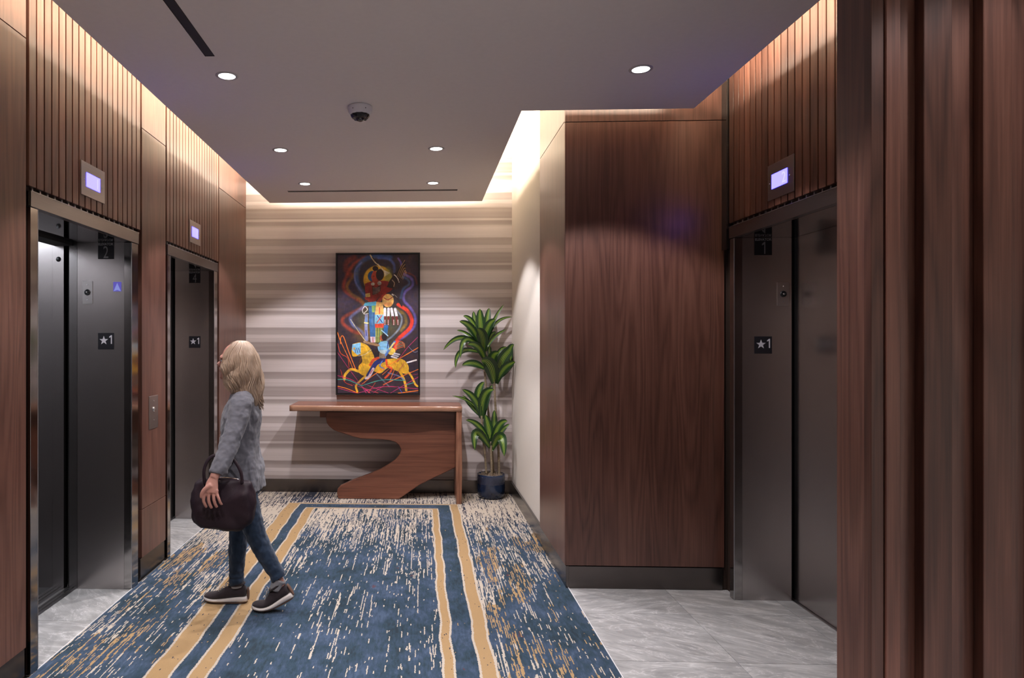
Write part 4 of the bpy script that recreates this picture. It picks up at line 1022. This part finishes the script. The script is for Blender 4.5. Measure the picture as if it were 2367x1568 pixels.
# jeans
bm = bmesh.new()
limb(bm, [P(560, 1085), P(561, 1110), P(560, 1138)], [(.13, .080), (.145, .096), (.145, .104)], 22, flat=(0, 1, 0))
limb(bm, [HIPN, P(571, 1172, 3.855), KNN, P(606, 1268, 3.853), P(630, 1310, 3.855), P(645, 1336, 3.855)], [.078, .074, .058, .055, .045, .041])
limb(bm, [HIPF, P(554, 1172, 4.0), KNF, P(549, 1270, 3.99), P(547, 1320, 3.985), P(546, 1353, 3.98)], [.080, .072, .056, .053, .043, .040])
for pts in ([P(640, 1328, 3.855), P(645, 1337, 3.855)], [P(546, 1338, 3.98), P(546, 1344, 3.98)], [P(546, 1328, 3.98), P(546, 1331, 3.98)], [P(631, 1312, 3.855), P(634, 1317, 3.855)], [P(547, 1315, 3.985), P(547, 1318, 3.985)]):
    tube_bm(bm, pts, [.046, .046], 18)
remeshed('jeans', bm, .006, M['denim'], w_, 2, disp=(.012, .035))
# cardigan: loose, hem flaring at the back
bm = bmesh.new()
limb(bm, [P(566, 902), P(566, 916), P(560, 960), P(555, 1010), P(554, 1060), P(556, 1100), P(559, 1130)], [(.075, .062), (.140, .078), (.180, .108), (.165, .110), (.165, .112), (.182, .122), (.185, .128)], 26, flat=(0, 1, 0))
limb(bm, [P(585, 1040), P(592, 1085), P(597, 1132)], [(.12, .03), (.14, .034), (.15, .028)], 18, flat=(0, 1, 0))
limb(bm, [P(564, 925, 3.86), SH, P(545, 985, 3.72), EL, P(512, 1070, 3.613), P(500, 1097, 3.587)], [.060, .064, .056, .050, .046, .040])
limb(bm, [P(564, 925, 4.0), P(556, 942, 4.085), P(566, 1000, 4.11), P(560, 1050, 4.12), P(542, 1098, 4.12)], [.060, .062, .054, .048, .040])
limb(bm, [P(552, 905), P(566, 898), P(580, 905)], [(.07, .02), (.075, .025), (.07, .02)], 16, flat=(0, 1, 0))
for z in (1000, 1022, 1040, 1060, 1080):       # gathered sleeve folds
    q = (z - 985) / 120; c = P(545 - q * 45, z, 3.72 - q * .13); tube_bm(bm, [c, c + Vector((-.006, 0, -.008))], [.058 - q * .012] * 2, 18)
remeshed('cardigan', bm, .0065, M['knit'], w_, 3, disp=(.022, .055))
# blouse front seen at the neck, far side of the open cardigan
# hair: cap plus many wavy locks to the shoulders
bm = bmesh.new()
ellip_bm(bm, hc + Vector((.022, 0, .020)), (.094, .088, .096)); ellip_bm(bm, hc + Vector((.062, 0, -.050)), (.058, .084, .105))
rs = random.Random(11)
def scalp(ph_, el, off=.0):
    rx, ry, rz = .092 + off, .089 + off, .096 + off
    return hc + Vector((.018 + rx * math.cos(ph_) * math.cos(el), ry * math.sin(ph_) * math.cos(el), .020 + rz * math.sin(el)))
for k in range(760):
    ph_ = rs.uniform(-2.42, 2.42); fz = abs(ph_) / 2.42; lay = rs.uniform(0, .012)
    sgn = 1 if ph_ > 0 else -1
    rx_ = rs.uniform(-.045, .03) + .02 * math.cos(ph_)
    root = hc + Vector((.018 + rx_, sgn * rs.uniform(0, .012), .020 + .097 * math.sqrt(1 - (rx_ / .092) ** 2) + rs.uniform(-.001, .001)))
    pts = [root] + [scalp(ph_ * (.75 + .25 * (1.3 - e)), e, .003 + lay * .5) for e in (1.15, .75, .35)]
    base = scalp(ph_, .12, .004 + lay)
    wave = 5.2 * ph_ + rs.uniform(-.5, .5)
    zend = hc.z - (.262 - .135 * fz ** 1.2) + rs.uniform(-.03, .03)
    back = max(0, math.cos(ph_))
    for j in range(0, 8):
        f_ = j / 7; amp = (.003 + .010 * f_)
        z = base.z + (zend - base.z) * f_
        out_ = 1.0 + .15 * math.sin(PI * min(1, f_ * 1.15)) + .10 * f_ * back
        pts.append(Vector((hc.x + .018 + (base.x - hc.x - .018) * out_ + amp * math.sin(f_ * 13 + wave) + .012 * f_, hc.y + (base.y - hc.y) * out_ + amp * math.cos(f_ * 12 + wave * 1.3), z)))
    n_ = len(pts) - 1
    tube_bm(bm, spline(pts, 2), lerp_list([(.006, .0028)] * (n_ - 2) + [(.0055, .003), (.0035, .002), (.0008, .0006)], 2), 5)
hair = from_bm('hair', bm, M['hair'], w_, True); hair['kind'] = 'stuff'
# socks and sneakers
def sneaker(toe, heel, y, pitch, zlift):
    """toe/heel: x of toe tip and heel at rest; pitch raises the heel (rad) about the ball of the foot"""
    L = heel - toe; ball = toe + L * .26
    def T(x, dy, z):
        if x > ball:
            u = x - ball; a = pitch * min(1, u / (L * .25))
            # bend: integrate the pitch smoothly
            if u < L * .25: bx_, bz = u, u * a * .5
            else: bx_, bz = L * .25 + (u - L * .25) * math.cos(pitch), L * .25 * pitch * .5 + (u - L * .25) * math.sin(pitch)
            nx, nz_ = -math.sin(a), math.cos(a)
            return Vector((ball + bx_ + nx * z, y + dy, .0075 + zlift + bz + nz_ * z))
        return Vector((x, y + dy, .0075 + zlift + z + (.012 * ((ball - x) / (ball - toe)) ** 2)))
    prof = [(0, .018, .002, .030), (.05, .033, .0, .044), (.14, .043, 0, .052), (.28, .047, 0, .058), (.42, .044, 0, .074), (.55, .040, 0, .092), (.66, .038, 0, .102), (.80, .038, 0, .098), (.92, .035, 0, .100), (1.0, .024, .006, .092)]
    def loft(name, rows, mat):
        bm = bmesh.new(); R = []
        for x, pts in rows: R.append([bm.verts.new(T(x, dy, z)) for dy, z in pts])
        n = len(R[0])
        for A, B in zip(R, R[1:]):
            for k in range(n): bm.faces.new((A[k], A[(k + 1) % n], B[(k + 1) % n], B[k]))
        bm.faces.new(R[0]); bm.faces.new(R[-1][::-1])
        o = from_bm(name, bm, mat, sn, True); md = o.modifiers.new('s', 'SUBSURF'); md.levels = 1; md.render_levels = 2; return o
    sn = from_bm('sneaker', bmesh.new(), None, w_) if False else None
    rows = []
    for u, hw, z0, zt in prof:
        x = toe + L * u; zb = .022 + (.012 if u > .7 else .004 * u)
        rows.append((x, [(-hw, zb), (-hw * .98, zb + (zt - zb) * .45), (-hw * .62, zt - .006), (0, zt), (hw * .62, zt - .006), (hw * .98, zb + (zt - zb) * .45), (hw, zb), (0, zb - .004)]))
    bm = bmesh.new(); R = []
    for x, pts in rows: R.append([bm.verts.new(T(x, dy, z)) for dy, z in pts])
    for A, B in zip(R, R[1:]):
        for k in range(8): bm.faces.new((A[k], A[(k + 1) % 8], B[(k + 1) % 8], B[k]))
    bm.faces.new(R[0]); bm.faces.new(R[-1][::-1])
    sn = from_bm('sneaker', bm, M['shoe'], w_, True); md = sn.modifiers.new('s', 'SUBSURF'); md.levels = 1; md.render_levels = 2
    rows = []
    for u, hw, z0, zt in [(-.015, .014, 0, .022), (.03, .032, 0, .024), (.12, .045, 0, .024), (.28, .050, 0, .025), (.5, .046, 0, .028), (.7, .043, 0, .036), (.9, .041, 0, .038), (1.0, .034, .002, .036), (1.03, .018, .006, .032)]:
        x = toe + L * u; rows.append((x, [(-hw, .005), (-hw * 1.02, zt * .6), (-hw * .94, zt), (0, zt), (hw * .94, zt), (hw * 1.02, zt * .6), (hw, .005), (0, .004)]))
    loft('sole', rows, M['sole'])
    rows = []
    for u, hw in [(-.01, .012), (.04, .032), (.28, .047), (.55, .043), (.9, .040), (1.02, .024)]:
        x = toe + L * u; rows.append((x, [(-hw, -.002), (-hw, .007), (0, .007), (hw, .007), (hw, -.002), (0, -.003)]))
    loft('outsole', rows, M['outsole'])
    rows = [(toe + L * u, [(-.018, z0), (-.019, z1), (0, z1 + .002), (.019, z1), (.018, z0), (0, z0)]) for u, z0, z1 in ((1.0, .03, .088), (1.035, .012, .084), (1.05, .010, .060))]
    loft('heel_tab', rows, M['outsole'])
    bm = bmesh.new()
    for k in range(6):
        u = .36 + k * .045; x = toe + L * u; z = .070 + k * .0075
        s1 = 1 if k % 2 else -1
        tube_bm(bm, [T(x, -.022, z - .006), T(x + .003 * s1, 0, z + .005), T(x, .022, z - .006)], [.0026] * 3, 6)
    for dy in (-.016, .016): tube_bm(bm, spline([T(toe + L * .60, 0, .108), T(toe + L * .56, dy, .120), T(toe + L * .52, dy * 1.8, .108)], 4), [.0022] * 9, 6)
    from_bm('laces', bm, M['lace'], sn, True)
    # collar and sock
    bm = bmesh.new(); ring = [T(toe + L * (.77 + .17 * math.cos(a)), .036 * math.sin(a), .104 + .004 * math.cos(a)) for a in [2 * PI * i / 20 for i in range(21)]]
    tube_bm(bm, ring, [.006] * 21, 8, cap=False); from_bm('collar', bm, M['shoe'], sn, True)
    return T(toe + L * .77, 0, .105)
ft = at(472, 1380, 3.98).x; fh = at(571, 1380, 3.98).x
cA = sneaker(ft, fh, 3.98, 0.0, 0)
bt = at(583, 1400, 3.855).x; bh = bt + .252
cB = sneaker(bt, bh, 3.855, .50, 0)
for c_, an, y in ((cA, P(546, 1346, 3.98), 3.98), (cB, P(648, 1338, 3.855), 3.855)):
    bm = bmesh.new(); tube_bm(bm, spline([an, an * .5 + c_ * .5, c_ + Vector((0, 0, -.02))], 4), [.038] * 4 + [.037] * 5, 18)
    from_bm('sock', bm, M['sock'], w_, True)

# handbag over the near forearm
BY = 3.675
bag = empty('handbag', (at(515, 1225, BY).x, BY, at(515, 1225, BY).z), 'dark plum shoulder bag hanging from the walking woman\'s near arm', 'bag')
bm = bmesh.new()
outer = [(453, 1106), (447, 1130), (443, 1165), (444, 1196), (456, 1216), (495, 1224), (540, 1229), (572, 1222), (590, 1200), (592, 1160), (586, 1130), (578, 1108), (545, 1106), (515, 1110), (482, 1106)]
ctr = at(517, 1165, BY); rings = []
for yo, sc_ in ((-.058, .78), (-.050, .92), (-.026, 1.0), (0, 1.02), (.026, 1.0), (.050, .92), (.058, .78)):
    rings.append([bm.verts.new(ctr + (at(a, b, BY) - ctr) * (sc_ if b > 1115 else sc_ * .98) + Vector((0, yo * (.55 if b < 1116 else 1), 0))) for a, b in outer])
for A, B in zip(rings, rings[1:]):
    for k in range(len(outer)): bm.faces.new((A[k], A[(k + 1) % len(outer)], B[(k + 1) % len(outer)], B[k]))
bm.faces.new(rings[0]); bm.faces.new(rings[-1][::-1])
o = from_bm('bag_body', bm, M['bagm'], bag, True); md = o.modifiers.new('s', 'SUBSURF'); md.levels = 2; md.render_levels = 2
tex = bpy.data.textures.new('creases', 'CLOUDS'); tex.noise_scale = .07; md = o.modifiers.new('d', 'DISPLACE'); md.texture = tex; md.strength = .03; md.texture_coords = 'LOCAL'
bm = bmesh.new(); tube_bm(bm, spline([at(460, 1118, BY), at(490, 1108, BY), at(515, 1105, BY), at(545, 1107, BY), at(572, 1116, BY)], 5), [.004] * 21, 8); from_bm('zip', bm, M['chrome'], bag, True)
bm = bmesh.new()
for yo in (-.030, .030):
    tube_bm(bm, spline([at(473, 1122, BY + yo), at(472, 1085, BY + yo), at(486, 1058, BY + yo * .7), at(512, 1052, BY + yo * .6), at(538, 1062, BY + yo * .7), at(556, 1090, BY + yo), at(560, 1120, BY + yo)], 6), [(.009, .003)] * 37, 8, flat=(1, 0, 0))
from_bm('handles', bm, M['bagm'], bag, True)
